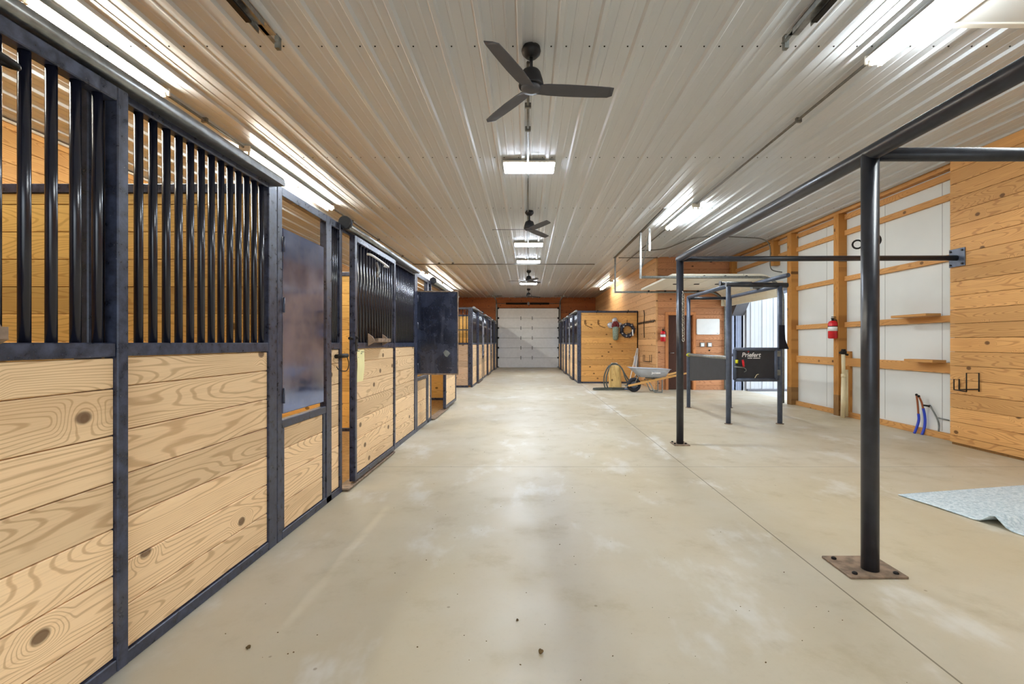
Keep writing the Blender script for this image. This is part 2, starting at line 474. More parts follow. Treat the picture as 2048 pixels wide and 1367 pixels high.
# siding of the wing outside the doorway
prof = [(5.93, 12.75)]
x = 6.05
while x < 11:
    prof += [(x-.03, 12.75), (x-.012, 12.725), (x+.012, 12.725), (x+.03, 12.75), (x+.1, 12.75), (x+.11, 12.744), (x+.12, 12.75), (x+.2, 12.75), (x+.21, 12.744), (x+.22, 12.75)]
    x += .31
prof.append((11.2, 12.75))
mb = MB(); vs = []; fs = []
for a, b in prof: vs += [(a, b, 0), (a, b, 4.6)]
for i in range(len(prof)-1): fs.append((2*i, 2*i+1, 2*i+3, 2*i+2))
mb.add(vs, fs); mb.box(5.93, 11.2, 12.77, 12.9, 0, 4.6)
struct(mb.build('wall_outside', 'white_metal'))
struct(box(5.93, 11.2, 12.70, 12.75, 0, .05).build('trim_6', 'jambdark'))

# girts and posts of the right wall
gn = 7
for z0, z1, y0, y1, d in ((3.60, 3.666, 6.06, 12.9, .10), (3.48, 3.57, 6.06, 12.9, .045), (3.20, 3.29, 6.06, 12.9, .045), (2.39, 2.475, 6.06, 9.98, .045),
                   (1.575, 1.665, 6.06, 9.98, .045), (.89, 1.03, 6.06, 9.98, .045), (0, .085, 6.06, 9.98, .06)):
    struct(MB().cham(XR-d, XR, y0, y1, z0, z1, .004).build('trim_%d' % gn, 'girt_Y')); gn += 1
struct(box(XR-.055, XR, 2.0, 6.06, 0, .085).build('trim_%d' % gn, 'girt_Y')); gn += 1
def timber_post(y, z0, x0=5.51, wy=.14, foot=True):
    t = thing('timber_post', (5.58, y, 0), None, None, kind='structure')
    mb = MB()
    for k in range(3): mb.cham(x0, XR, y+k*wy/3, y+(k+1)*wy/3-.002, z0+(.37 if foot else 0), CZ-.07, .003)
    mb.build('shaft', 'post_Z', t)
    if foot: MB().cham(x0, XR, y, y+wy, z0, z0+.37, .003).build('foot', 'foot_Z', t)
    return t
M['foot_Z'] = wood('aged_post_foot', lin(146, 108, 62), lin(104, 72, 38), 'Z', 'Y', tone=.05)
timber_post(8.34, 0)
timber_post(9.84, 0, wy=.16)
timber_post(10.55, 3.04, foot=False)
timber_post(12.72, 2.9, foot=False)
struct(MB().cham(5.62, XR, 8.20, 8.335, .02, 1.15, .003).build('trim_%d' % gn, 'post_Z')); gn += 1
# honey pine panel near the camera on the right
struct(boards(MB(), 'Y', YB, 6.06, 5.44, 5.48, .03, CZ, first=.03-.09).build('wall_right_panelling', 'panel_Y'))
struct(box(5.485, 5.65, YB, 6.04, .03, CZ).build('wall_right_panelling_backing', 'darkgap'))
struct(box(5.46, 5.6, YB, 6.05, 0, .03).build('baseboard_right', 'foot_Z'))
# tack room walls
mb = boards(MB(), 'Y', 13.0, YF, 3.53, 3.57, 0, CZ, first=-.02)
struct(mb.build('wall_tack_side', 'tack_Y'))
mb = MB(); DX0, DX1, DZ = 3.86, 4.55, 2.07
boards(mb, 'X', 3.574, DX0, 12.96, 13.0, .0, DZ, first=-.05); boards(mb, 'X', DX1, XR, 12.96, 13.0, .0, DZ, first=-.05)
boards(mb, 'X', 3.574, XR, 12.96, 13.0, DZ, CZ, first=-.05)
struct(mb.build('wall_tack_front', 'tack_X'))
struct(box(3.535, 3.574, 12.955, 13.0, 0, CZ).build('trim_%d' % gn, 'tack_Y')); gn += 1
mb = MB(); mb.box(3.6, DX0, 13.005, 13.05, 0, CZ); mb.box(DX1, XR, 13.005, 13.05, 0, CZ); mb.box(DX0, DX1, 13.005, 13.05, DZ, CZ)
struct(mb.build('wall_tack_backing', 'darkgap'))
mb = MB(); mb.box(3.575, XR, 16.5, 16.6, 0, CZ)
struct(mb.build('wall_tack_inner', 'far_X'))
struct(box(3.575, XR, 13.05, 16.5, 3.6, 3.66).build('ceiling_tack_room', 'darkgap'))
mb = MB()
for x0, x1, z0, z1 in ((DX0-.075, DX0, 0, DZ+.075), (DX1, DX1+.075, 0, DZ+.075), (DX0, DX1, DZ, DZ+.075)):
    mb.cham(x0, x1, 12.935, 12.96, z0, z1, .003)
for x0, x1, z0, z1 in ((DX0-.01, DX0+.012, 0, DZ), (DX1-.012, DX1+.01, 0, DZ), (DX0, DX1, DZ-.012, DZ)):
    mb.box(x0, x1, 12.95, 13.07, z0, z1)
d3 = struct(mb.build('door_3', 'trim_Z'))
MB().cham(DX0+.012, DX1-.012, 13.03, 13.07, .01, DZ-.015, .004).build('door_leaf', 'brown_door', d3)
mb = MB(); mb.tube([(DX0+.07, 13.03, 1.02), (DX0+.07, 12.97, 1.02), (DX0+.17, 12.965, 1.02)], .01); mb.build('lever_handle', 'galv', d3)

# ------------------------------------------------------------------ far roll-up door
def far_door():
    x0, x1, h = -1.575, 1.60, 3.10
    d = thing('door_1', ((x0+x1)/2, YF, 0), None, None, kind='structure')
    n = 6; sh = h/n
    for k in range(n):
        MB().cham(x0, x1, YF-.05, YF-.005, k*sh+.004, (k+1)*sh-.004, .008).build('door_section', 'door_white', d)
    for k in range(1, n):
        for x in (x0+.28*3.175*1.35, x0+.28*3.175*2.02):
            MB().cham(x-.02, x+.02, YF-.07, YF-.045, k*sh-.09, k*sh+.09, .004).build('hinge', 'zinc', d)
    for k in range(0, n+1):
        for x in (x0+.03, x1-.03):
            MB().cham(x-.035, x+.035, YF-.08, YF-.045, k*sh-.04 if k else .02, k*sh+.05, .004).build('roller_bracket', 'iron', d)
    for s, x in ((-1, x0-.07), (1, x1+.07)):
        mb = MB(); mb.box(x-.035, x+.035, YF-.10, YF-.01, 0, 3.32); mb.build('track', 'conduit', d)
        mb = MB(); mb.tube(smooth_path([(x, YF-.06, 3.25), (x, YF-.2, 3.42), (x, YF-.7, 3.5), (x, YF-2.6, 3.5)]), .03, 6); mb.build('track', 'zinc', d)
        MB().box(x-.02, x+.02, YF-1.0, YF-.96, 3.5, CZ).build('track_hanger', 'zinc', d)
        MB().box(x-.35, x+.35, YF-1.02, YF-.98, CZ-.03, CZ).build('track_hanger', 'conduit', d)
    MB().tube([(x0-.12, YF-.12, 3.34), (x1+.12, YF-.12, 3.34)], .014).build('torsion_bar', 'zinc', d)
    for a, b in ((-1.15, -.05), (.1, 1.1)):
        MB().tube([(a, YF-.12, 3.34), (b, YF-.12, 3.34)], .05, 12).build('torsion_spring', 'iron', d)
    MB().box(-.03, .06, YF-.14, YF, 3.27, 3.42).build('centre_bracket', 'zinc', d)
far_door()

# ------------------------------------------------------------------ roll-up door on the right wall, open overhead
def side_door():
    d = thing('door_2', (5.5, 11.4, 0), None, None, kind='structure')
    path = [(3.08, 2.73), (4.95, 2.73)]
    for k in range(1, 9):
        a = PI/2*k/9; path.append((4.95+.42*math.sin(a), 2.73-.42*(1-math.cos(a))))
    path.append((5.37, 2.31)); path.append((5.37, 2.28))
    # resample by length into door sections
    seg = []; L = [0]
    for a, b in zip(path, path[1:]): L.append(L[-1]+math.hypot(b[0]-a[0], b[1]-a[1]))
    def at(s):
        for i in range(len(L)-1):
            if s <= L[i+1]+1e-9:
                t = (s-L[i])/(L[i+1]-L[i]); return Vector((path[i][0]+(path[i+1][0]-path[i][0])*t, path[i][1]+(path[i+1][1]-path[i][1])*t))
        return Vector(path[-1])
    n = 5; sl = L[-1]/n
    for k in range(n):
        ss = [k*sl+.006+(sl-.012)*j/6 for j in range(7)]
        P = [at(s) for s in ss]; up = []
        for j, p in enumerate(P):
            t = (at(min(ss[j]+.01, L[-1]))-at(max(ss[j]-.01, 0))).normalized(); nrm = Vector((-t.y, t.x))
            up.append(p+nrm*.045)
        poly = [(p.x, p.y) for p in P]+[(p.x, p.y) for p in up[::-1]]
        MB().prism(poly, 'Y', 10.06, 12.82).build('door_section', 'cream', d)
        if 0 < k:
            p = at(k*sl)
            for y in (11.44,):
                MB().cham(p.x-.06, p.x+.06, y-.03, y+.03, p.y-.016, p.y+.004, .003).build('hinge', 'iron', d)
    for y in (9.98, 12.90):
        pts = [(2.40, y, 2.69), (4.95, y, 2.69)]
        for k in range(1, 9):
            a = PI/2*k/9; pts.append((4.95+.46*math.sin(a), y, 2.69-.46*(1-math.cos(a))))
        pts.append((5.41, y, 2.2)); pts.append((5.41, y, .02))
        MB().tube(pts, .03, 6).build('track', 'zinc', d)
        mb = MB(); mb.box(2.37, 2.41, y-.02, y-.016, 2.66, CZ); mb.box(2.37, 2.374, y-.02, y+.02, 2.66, CZ)
        mb.build('track_hanger', 'galv', d)
        if y < 11:
            mb = MB(); mb.box(2.5, 2.54, y-.25, y-.246, 3.2, CZ); mb.tube([(2.42, y, 2.9), (2.52, y-.25, 3.62)], .012, 6); mb.build('track_hanger', 'galv', d)
    mb = MB(); mb.box(2.36, 2.42, 8.2, 13.0, CZ-.034, CZ-.028); mb.box(2.36, 2.366, 8.2, 13.0, CZ-.034, CZ)
    mb.build('ceiling_angle', 'conduit', d)
    for x in (3.3, 3.75, 4.2, 4.65):
        for y in (10.02, 12.86):
            MB().tube([(x, y-.03, 2.71), (x, y+.03, 2.71)], .025, 8).build('roller', 'iron', d)
    for y in (10.03, 12.85):
        MB().cham(5.28, 5.44, y-.015, y+.015, 2.3, 2.62, .004).build('bottom_bracket', 'cream', d)
side_door()

# ends of the tracks of the open door behind the camera
def rear_tracks():
    d = thing('door_4', (0, 0, 0), None, None, kind='structure')
    for s, x in ((-1, -1.93), (1, 1.98)):
        mb = MB(); mb.box(x-.045, x+.045, -.6, 3.52, 3.60, 3.606); mb.box(x-.045, x-.039, -.6, 3.44, 3.56, 3.606); mb.box(x+.039, x+.045, -.6, 3.36, 3.56, 3.606)
        mb.build('track', 'galv', d)
        mb = MB(); mb.box(x+s*.03-.02, x+s*.03+.02, -.6, 3.3, 3.545, 3.56); mb.build('track_flange', 'iron', d)
        mb = MB(); mb.box(x-.03, x+.0, 3.40, 3.62, 3.60, 3.606); mb.box(x-.012, x+.02, 3.60, 3.64, 3.56, CZ); mb.build('track_stop', 'zinc', d)
rear_tracks()

# ------------------------------------------------------------------ stalls
def half_round(mb, s, x, z, r, y0, y1):
    poly = [(x-s*r*.9, z-r*.75)]
    for k in range(9):
        a = PI*k/8; poly.append((x+r*math.cos(a)*.95, z+r*math.sin(a)))
    poly = [(x+r*.95, z-r*.7)]+[(x+r*math.cos(PI*k/10)*.95, z+r*math.sin(PI*k/10)) for k in range(11)]+[(x-r*.95, z-r*.7)]
    mb.prism(poly, 'Y', y0, y1, True)
    return mb
BARS = {}
def bar_mesh(z0, z1, r, mat):
    k = (round(z0, 3), round(z1, 3), r, mat)
    if k not in BARS:
        ob = MB().tube([(0, 0, z0), (0, 0, z1)], r, 12).build('bar', mat)
        BARS[k] = ob.data; bpy.data.objects.remove(ob)
    return BARS[k]
def add_bar(parent, x, y, z0, z1, r=.0165, mat='bar'):
    b = bpy.data.objects.new('bar', bar_mesh(z0, z1, r, mat)); COL.objects.link(b); b.parent = parent
    b.location = Vector((x, y, 0))-ORG[parent.name]
    ORG[b.name] = ORG[parent.name]
    return b

def stall_front(y0, P, s, xf, flip, off, feed_open, label, wood_m='front_Y', fine=True):
    root = thing('stall_front', (s*xf, y0+P/2, 0), label, 'stall')
    k = P/3.79
    U = lambda u: (y0+P-u*k) if flip else (y0+u*k)
    D = lambda d: s*(xf+d)
    def part(name, mat, par, *bxs):
        mb = MB()
        for (u0, u1, d0, d1, z0, z1) in bxs: mb.cham(D(d0), D(d1), U(u0), U(u1), z0, z1, .004)
        return mb.build(name, mat, par)
    for u0, u1 in ((0, .06), (.74, .84), (1.01, 1.06), (2.48, 2.54), (3.69, 3.785)):
        part('post', 'steel', root, (u0, u1, 0, .055, 0, 2.33))
    part('top_rail', 'steel', root, (.06, 3.69, .002, .053, 2.27, 2.33))
    part('sill', 'steel', root, (.06, 1.01, .0, .055, 0, .055))
    part('sill', 'steel', root, (2.54, 3.69, .0, .055, 0, .055))
    part('threshold', 'rust', root, (1.06, 2.48, -.06, .06, .012, .03))
    part('middle_rail', 'steel', root, (.06, .74, .002, .053, .735, .79))
    part('middle_rail', 'steel', root, (.84, 1.01, .002, .053, 1.245, 1.30))
    part('middle_rail', 'steel', root, (2.54, 3.69, .002, .053, 1.245, 1.30))
    part('stile', 'steel', root, (.062, .10, .006, .05, .055, .735))
    part('stile', 'steel', root, (.69, .738, .006, .05, .055, .735))
    for u0, u1, z1 in ((.10, .69, .735), (.84, 1.01, 1.245), (2.54, 3.69, 1.245)):
        mb = MB(); ya, yb = sorted((U(u0), U(u1)))
        boards(mb, 'Y', ya, yb, D(.012), D(.05), .057, z1-.002)
        mb.build('board_panel', wood_m, root)
    for u in (.867, .907, .947, .987): add_bar(root, D(.027), U(u), 1.295, 2.275, .0125)
    n = 15
    for i in range(n): add_bar(root, D(.027), U(2.585+(3.65-2.585)*i/(n-1)), 1.295, 2.275)
    # hinged plate of the feed opening
    if feed_open:
        hy = U(.075); mb = MB()
        mb.cham(D(-.60), D(.02), hy-.006, hy+.006, .83, 2.06, .003)
        fd = mb.build('feed_plate', 'plate', root)
        mb = MB(); mb.box(D(-.60), D(.02), hy-.012, hy-.006, .83, .85); mb.box(D(-.60), D(.02), hy-.012, hy-.006, 2.045, 2.06); mb.box(D(-.60), D(-.585), hy-.012, hy-.006, .85, 2.045)
        mb.build('edge_lip', 'rust', fd)
        px, pz = D(-.425), 1.146
        MB().prism([(px-.05, pz+.01), (px-.02, pz-.045), (px+.01, pz-.055), (px+.055, pz), (px+.02, pz+.035), (px-.015, pz+.05)], 'Y', hy-.0075, hy-.0055).build('scuff_mark', 'zinc', fd)
    else:
        fd = part('feed_plate', 'sheet', root, (.07, .69, .0, .012, .83, 2.06))
    for z in (.95, 1.55, 1.95): MB().tube([(D(-.004), U(.068), z-.05), (D(-.004), U(.068), z+.05)], .009, 8).build('hinge', 'steel', fd)
    # track above the door
    mb = MB(); half_round(mb, s, D(-.03), 2.325, .037, min(U(1.07), U(3.76)), max(U(1.07), U(3.76)))
    tr = mb.build('track_cover', 'galv', root)
    mb = MB(); mb.tube([(D(-.03), U(1.03), 2.345), (D(-.03), U(1.08), 2.345)], .055, 16); mb.build('end_cap', 'rubber', tr)
    # latch on the narrow panel
    mb = MB(); mb.tube([(D(-.01), U(.90), 1.185), (D(-.05), U(1.04), 1.19)], .018, 10)
    mb.tube(smooth_path([(D(-.045), U(1.03), 1.2), (D(-.06), U(1.05), 1.12), (D(-.06), U(1.0), 1.06), (D(-.03), U(.92), 1.07), (D(-.015), U(.9), 1.10)]), .004, 6)
    mb.build('latch', 'iron', root)
    # sliding door
    a = 1.207+off; b = a+1.30
    door = part('sliding_door', 'steel', root, (a, a+.05, -.058, -.004, .045, 2.275), (b-.05, b, -.058, -.004, .045, 2.275),
                (a+.05, b-.05, -.058, -.004, 2.22, 2.275), (a+.05, b-.05, -.056, -.006, .045, .095), (a+.05, b-.05, -.052, -.004, 1.245, 1.30))
    door['label'] = 'dark steel sliding door with bars above pale boards'
    mb = MB(); ya, yb = sorted((U(a+.05), U(b-.05)))
    boards(mb, 'Y', ya, yb, D(-.042), D(-.008), .097, 1.243, first=.057)
    mb.build('board_panel', wood_m, door)
    for i in range(14): add_bar(door, D(-.03), U(a+.105+(1.09)*i/13), 1.295, 2.225)
    if fine:
        mb = MB(); c0, c1 = a+.32, a+.84
        mb.tube(smooth_path([(D(-.06), U(c0), 2.16), (D(-.11), U(c0+.02), 2.145), (D(-.11), U(c1-.02), 2.12), (D(-.06), U(c1), 2.13)]), .011, 8)
        mb.build('blanket_bar', 'iron' if y0 < 0 else 'white', door)
        mb = MB(); um = a+.55
        mb.tube(smooth_path([(D(-.075), U(um), 2.12), (D(-.085), U(um+.03), 2.05), (D(-.085), U(um), 1.99), (D(-.08), U(um+.06), 1.985)]), .012, 6)
        mb.build('snap_hook', 'galv', door)
        mb = MB()
        mb.prism([(D(-.06), 1.30), (D(-.15), 1.31), (D(-.15), 1.345), (D(-.06), 1.335)], 'Y', U(c0+.05), U(c1-.05))
        for uu in (c0+.02, c1-.05): mb.prism([(D(-.058), 1.27), (D(-.13), 1.31), (D(-.1), 1.36), (D(-.058), 1.39)], 'Y', U(uu), U(uu+.02))
        mb.build('tack_tray', 'rust', door)
        mb = MB(); mb.cham(D(-.064), D(-.058), U(a+.004), U(a+.05), 1.22, 1.36, .002)
        mb.tube([(D(-.03), U(a-.06), 1.34), (D(-.03), U(a+.01), 1.34)], .014, 8); mb.blob((D(-.068), U(a+.025), 1.345), .012, .012, .012)
        mb.build('door_latch', 'iron', door)
    return root

sf1 = stall_front(-.75, 3.79, -1, 1.62, False, .083, False, 'stall front nearest the camera on the left, its barred door cut off by the frame')
sf2 = stall_front(3.04, 3.79, -1, 1.62, False, 0, False, 'second stall front on the left, with a closed bare metal plate and a yellow note')
sf3 = stall_front(6.83, 3.79, -1, 1.62, False, .90, True, 'third stall front on the left, its black plate swung out into the aisle')
LF = ['first stall front of the far left row, at the cross aisle corner', 'middle stall front of the far left row beyond the cross aisle', 'last stall front of the left row, beside the white roll-up door']
RF = ['first stall front of the right row, joined to the wall with the wreath', 'middle stall front of the right row, in shade past the wreath wall', 'last stall front of the right row, beside the white roll-up door']
for i in range(3):
    stall_front(13.7+3.6*i, 3.6, -1, 1.62, True, 0, False, LF[i], 'front_Y', False)
    stall_front(15.16+3.12*i, 3.12, 1, 1.59, True, 0, False, RF[i], 'front_Y', False)

def partition(y, x0, x1, label, wm='part_X', low=False, posts=()):
    t = thing('stall_partition', ((x0+x1)/2, y, 0), label, 'partition')
    boards(MB(), 'X', x0, x1, y-.02, y+.02, .06, 1.245 if low else 2.27, first=.06).build('board_panel', wm, t)
    MB().cham(x0, x1, y-.028, y+.028, 2.27, 2.33, .004).build('top_rail', 'steel', t)
    MB().cham(x0, x1, y-.028, y+.028, .0, .06, .004).build('sill', 'steel', t)
    for a, b in posts: MB().cham(a, b, y-.035, y+.035, .06, 2.33, .004).build('post', 'steel', t)
    if low:
        MB().cham(x0, x1, y-.026, y+.026, 1.245, 1.30, .004).build('middle_rail', 'steel', t)
        MB().cham(x0, x1, y-.015, y+.015, 1.66, 1.69, .004).build('middle_rail', 'steel', t)
        n = int((x1-x0)/.10)
        for i in range(n): add_bar(t, x0+(i+.5)*(x1-x0)/n, y, 1.295, 2.275, .011)
    return t
partition(3.07, XL, -1.68, 'golden board partition behind the bars of the nearest left stall', posts=((-2.93, -2.82),))
partition(6.86, XL, -1.68, 'golden board partition between the second and third left stalls', posts=((-2.93, -2.82),))
partition(10.60, XL, -1.68, 'board partition closing the third left stall at the cross aisle', posts=((-2.93, -2.82),))
partition(13.66, XL, -1.74, 'pale end partition with open bars above, across the far side of the cross aisle', 'pale_X', True, ((-1.74, -1.62),))
for y in (17.3, 20.9): partition(y, XL, -1.68, 'board partition between two stalls of the far left row', 'part_X')
for y in (18.3, 21.4): partition(y, 1.66, 3.5, 'board partition between two stalls of the right row', 'part_X')
# right block end wall with the decorations
t = thing('stall_end_wall', (2.5, 15.12, 0), 'honey board end wall of the right stalls, carrying the wreath', 'partition')
boards(MB(), 'X', 1.70, 3.50, 15.08, 15.13, .05, 2.265, first=.05).build('board_panel', 'end_X', t)
MB().cham(1.59, 1.70, 15.06, 15.155, 0, 2.33, .004).build('post', 'steel', t)
MB().cham(1.70, 3.52, 15.07, 15.14, 2.265, 2.325, .004).build('top_rail', 'steel', t)
MB().cham(1.70, 3.52, 15.07, 15.14, 0, .05, .004).build('sill', 'steel', t)
MB().cham(3.50, 3.525, 15.06, 15.14, 0, 2.3, .003).build('post', 'darkgap', t)  # no post: dark strip stands in for the shaded gap to the tack wall
for x in (2.23, 3.21):
    mb = MB(); mb.tube(smooth_path([(x, 15.075, 2.34), (x, 15.03, 2.34), (x-.02, 15.0, 2.30), (x-.04, 15.02, 2.25)]), .012, 6)
    tag(mb.build('tie_hook', 'iron'), ['dark hook on the top rail of the wreath wall, left of the two', 'dark hook on the top rail of the wreath wall, right of the two'][x > 3], 'hook', 'hooks on the wreath wall')

# note on the second stall's door
nt = thing('paper_note', (-1.56, 4.45, 1.1), 'yellow paper note with faint writing pinned to the sliding door boards', 'note')
vs = []; fs = []
for i in range(5):
    for j in range(4):
        vs.append((-1.569+.012*math.sin(i*1.1)*(i/4), 4.31+.062*j, 1.235-.0775*i))
for i in range(4):
    for j in range(3): fs.append((i*4+j, i*4+j+1, i*4+j+5, i*4+j+4))
mb = MB(); mb.add(vs, fs, True); mb.add([(v[0]+.001, v[1], v[2]) for v in vs], fs, True); mb.build('sheet', 'note', nt)
mb = MB()
for k, (a, b, z) in enumerate(((.10, .17, 1.215), (.09, .13, 1.20), (.10, .12, 1.15), (.095, .125, 1.13), (.10, .118, 1.11), (.02, .035, 1.165), (.02, .04, 1.135), (.02, .033, 1.10), (.02, .06, 1.225), (.02, .05, 1.07))):
    mb.box(-1.5665, -1.5655, 4.31+a, 4.31+b, z-.004, z+.002)
mb.build('writing', 'ink', nt)

# ------------------------------------------------------------------ pipe tie rack on the right
pf = thing('pipe_rack', (1.946, 4.3, 0), 'big dark pipe tie rack with two posts bolted to the floor', 'rack')
for y in (2.674, 6.02):
    p = MB().tube([(1.946, y, .012), (1.946, y, 2.37)], .0445, 24).build('post', 'pipe', pf)
    MB().cham(1.946-.17, 1.946+.15, y-.09, y+.17, 0, .014, .003).build('base_plate', 'rust', p) if y < 3 else MB().cham(1.946-.1, 1.946+.1, y-.1, y+.1, 0, .012, .003).build('base_plate', 'rust', p)
    mb = MB()
    for dx in (-.125, .105):
        for dy in (-.055, .125): mb.lathe([(.014, .012), (.014, .022), (.008, .026)], (1.946+dx*(1 if y < 3 else .6), y+dy*(1 if y < 3 else .6), 0), 'Z', 8)
    mb.build('bolt', 'iron', p)
MB().tube([(1.946, .2, 2.375), (1.946, 6.06, 2.375)], .0445, 24).build('top_rail', 'pipe', pf)
MB().tube([(1.95, 2.674, 2.37), (5.44, 2.674, 2.37)], .037, 20).build('cross_rail', 'pipe', pf)
cr = MB().tube([(1.95, 6.02, 2.372), (5.44, 5.95, 2.372)], .034, 20).build('cross_rail', 'pipe', pf)
fl = MB().cham(5.425, 5.44, 5.84, 6.06, 2.262, 2.49, .003).build('wall_flange', 'stocks', pf)
mb = MB()
for y in (5.87, 6.03):
    for z in (2.29, 2.46): mb.lathe([(.012, 0), (.012, -.012)], (5.425, y, z), 'X', 8)
mb.build('bolt', 'iron', fl)
def ring(c, r, rr, rot):
    pts = []
    for k in range(14):
        a = 2*PI*k/14; v = Vector((r*math.cos(a), 0, r*math.sin(a))); v.rotate(Matrix.Rotation(rot, 3, 'Z')); pts.append(Vector(c)+v)
    return MB().tube(pts, rr, 6, closed=True)
ring((2.0, 2.69, 1.889), .026, .005, .3).build('tie_ring', 'iron', pf)
ring((1.906, 2.72, 1.869), .024, .005, -.4).build('tie_ring', 'iron', pf)
# chain on the far post
mb = MB()
z = 1.90; k = 0
while z > 1.31:
    rot = PI/2 if k % 2 else 0
    pts = []
    for q in range(10):
        a = 2*PI*q/10; v = Vector((.017*math.cos(a), 0, .024*math.sin(a))); v.rotate(Matrix.Rotation(rot+.5, 3, 'Z')); pts.append(Vector((1.960, 5.93, z))+v)
    mb.tube(pts, .0058, 5, closed=True); z -= .033; k += 1
mb.tube(smooth_path([(1.960, 5.93, 1.92), (1.955, 5.94, 1.945), (1.96, 5.96, 1.95)]), .006, 6)
tag(mb.build('chain', 'chain'), 'zinc chain hanging down the far post of the pipe rack', 'chain')

# ------------------------------------------------------------------ horse stocks
hs = thing('horse_stocks', (3.62, 8.45, 0), 'slate grey pipe horse stocks standing before the side doorway', 'horse stocks')
SX0, SX1, SY0, SY1 = 3.21, 4.035, 7.53, 9.4
for x, y in ((SX0, SY0), (SX1, SY0), (SX0, SY1), (SX1, SY1)):
    p = MB().tube([(x, y, .01), (x, y, 2.21)], .0375, 18).build('post', 'stocks', hs)
    MB().lathe([(.06, 0), (.06, .01)], (x, y, 0), 'Z', 16).build('base_plate', 'rust', p)
for x in (SX0, SX1): MB().tube([(x, SY0-.03, 2.21), (x, SY1+.02, 2.21)], .033, 16).build('top_rail', 'stocks', hs)
MB().tube([(SX0-.04, SY0, 2.235), (SX1+.12, SY0, 2.22)], .04, 16).build('cross_rail', 'pipe', hs)
MB().tube([(SX0, SY1, 2.19), (SX1, SY1, 2.19)], .03, 16).build('cross_rail', 'pipe', hs)
mb = MB(); mb.tube([(3.36, 8.2, 2.33), (3.9, 8.2, 2.33)], .036, 14); mb.tube([(3.345, 8.2, 2.33), (3.36, 8.2, 2.33)], .05, 14); mb.build('brace_bar', 'pipe', hs)
MB().tube([(4.06, 7.33, 2.355), (4.06, 8.5, 2.355)], .034, 14).build('brace_bar', 'stocks', hs)
mb = MB(); mb.box(3.9, 4.1, 8.15, 8.25, 2.24, 2.33); mb.build('clamp', 'zinc', hs)
# side panel with rail
MB().tube([(SX0, SY0, 1.06), (SX0, SY1, 1.06)], .03, 14).build('side_rail', 'galv', hs)
MB().add([(SX0-.01, 9.3, .55), (SX0-.01, 7.62, .70), (SX0-.01, 7.62, 1.04), (SX0-.01, 9.3, 1.04), (SX0+.012, 9.3, .55), (SX0+.012, 7.62, .70), (SX0+.012, 7.62, 1.04), (SX0+.012, 9.3, 1.04)],
         [(0, 1, 2, 3), (4, 7, 6, 5), (0, 4, 5, 1), (1, 5, 6, 2), (2, 6, 7, 3), (3, 7, 4, 0)]).build('side_panel', 'black_panel', hs)
MB().tube([(SX1, SY0, 1.06), (SX1, SY1, 1.06)], .03, 14).build('side_rail', 'stocks', hs)
MB().tube([(SX0, 9.42, 1.06), (SX0, 9.36, 1.06)], .04, 12).build('end_cap', 'yellow', hs)
# front gate
gx0, gx1, gz0, gz1, gy = 3.30, 3.985, .71, 1.195, 7.50
mb = MB()
for a, b in (((gx0, gz0), (gx1, gz0)), ((gx0, gz1), (gx1, gz1)), ((gx0, gz0), (gx0, gz1)), ((gx1-.03, gz0), (gx1-.03, gz1))):
    mb.tube([(a[0], gy, a[1]), (b[0], gy, b[1])], .029, 12)
gt = mb.build('gate', 'stocks', hs)
MB().cham(gx0, gx1-.03, gy-.006, gy+.006, gz0, gz1, .002).build('gate_panel', 'black_panel', gt)
def text(body, size, loc, rot, mat, name, parent, shear=0.0, depth=.002, bold=0.0):
    cu = bpy.data.curves.new(name, 'FONT'); cu.body = body; cu.size = size; cu.shear = shear; cu.extrude = depth; cu.offset = bold
    cu.align_x = 'LEFT'; cu.materials.append(M[mat])
    tmp = bpy.data.objects.new(name, cu); COL.objects.link(tmp)
    bpy.context.view_layer.update()
    me = bpy.data.meshes.new_from_object(tmp.evaluated_get(bpy.context.evaluated_depsgraph_get()))
    bpy.data.objects.remove(tmp)
    if not me.materials: me.materials.append(M[mat])
    ob = bpy.data.objects.new(name, me); COL.objects.link(ob); ob.rotation_euler = rot; ob.parent = parent
    ob.location = Vector(loc)-ORG[parent.name]
    return ob
text('Priefert', .098, (3.405, gy-.009, 1.075), (PI/2, 0, 0), 'paint_white', 'lettering', gt, .18, .001, .002)
mb = MB(); mb.prism([(3.50, 1.155), (3.52, 1.15), (3.525, 1.165), (3.512, 1.175)], 'Y', gy-.010, gy-.007); mb.build('emblem', 'paint_red', gt)
mb = MB(); mb.box(3.50, 3.575, gy-.010, gy-.007, 1.048, 1.06); mb.box(3.59, 3.70, gy-.010, gy-.007, 1.048, 1.06); mb.build('underline', 'paint_white', gt)
mb = MB(); mb.tube([(3.27, 7.44, .92), (3.41, 7.42, .91)], .010, 8); mb.tube(smooth_path([(3.40, 7.41, .91), (3.43, 7.41, .89), (3.44, 7.41, .86), (3.41, 7.41, .84)]), .006, 6); mb.build('gate_latch', 'zinc', gt)
MB().tube([(3.385, 7.41, 1.03), (3.395, 7.41, .98), (3.405, 7.415, .92)], [.016, .019, .015], 10).build('latch_grip', 'red', gt)
MB().tube([(3.305, 7.44, 1.03), (3.305, 7.44, .975)], .021, 12).build('latch_cap', 'yellow', gt)
mb = MB(); mb.tube(smooth_path([(3.6, 7.46, .74), (3.63, 7.46, .79), (3.66, 7.46, .80)]), .005, 6); mb.build('hay_twine', 'pvc', gt)
for z in (.78, 1.08): MB().cham(SX1-.07, SX1-.02, gy-.03, gy+.03, z, z+.09, .003).build('hinge', 'zinc', hs)
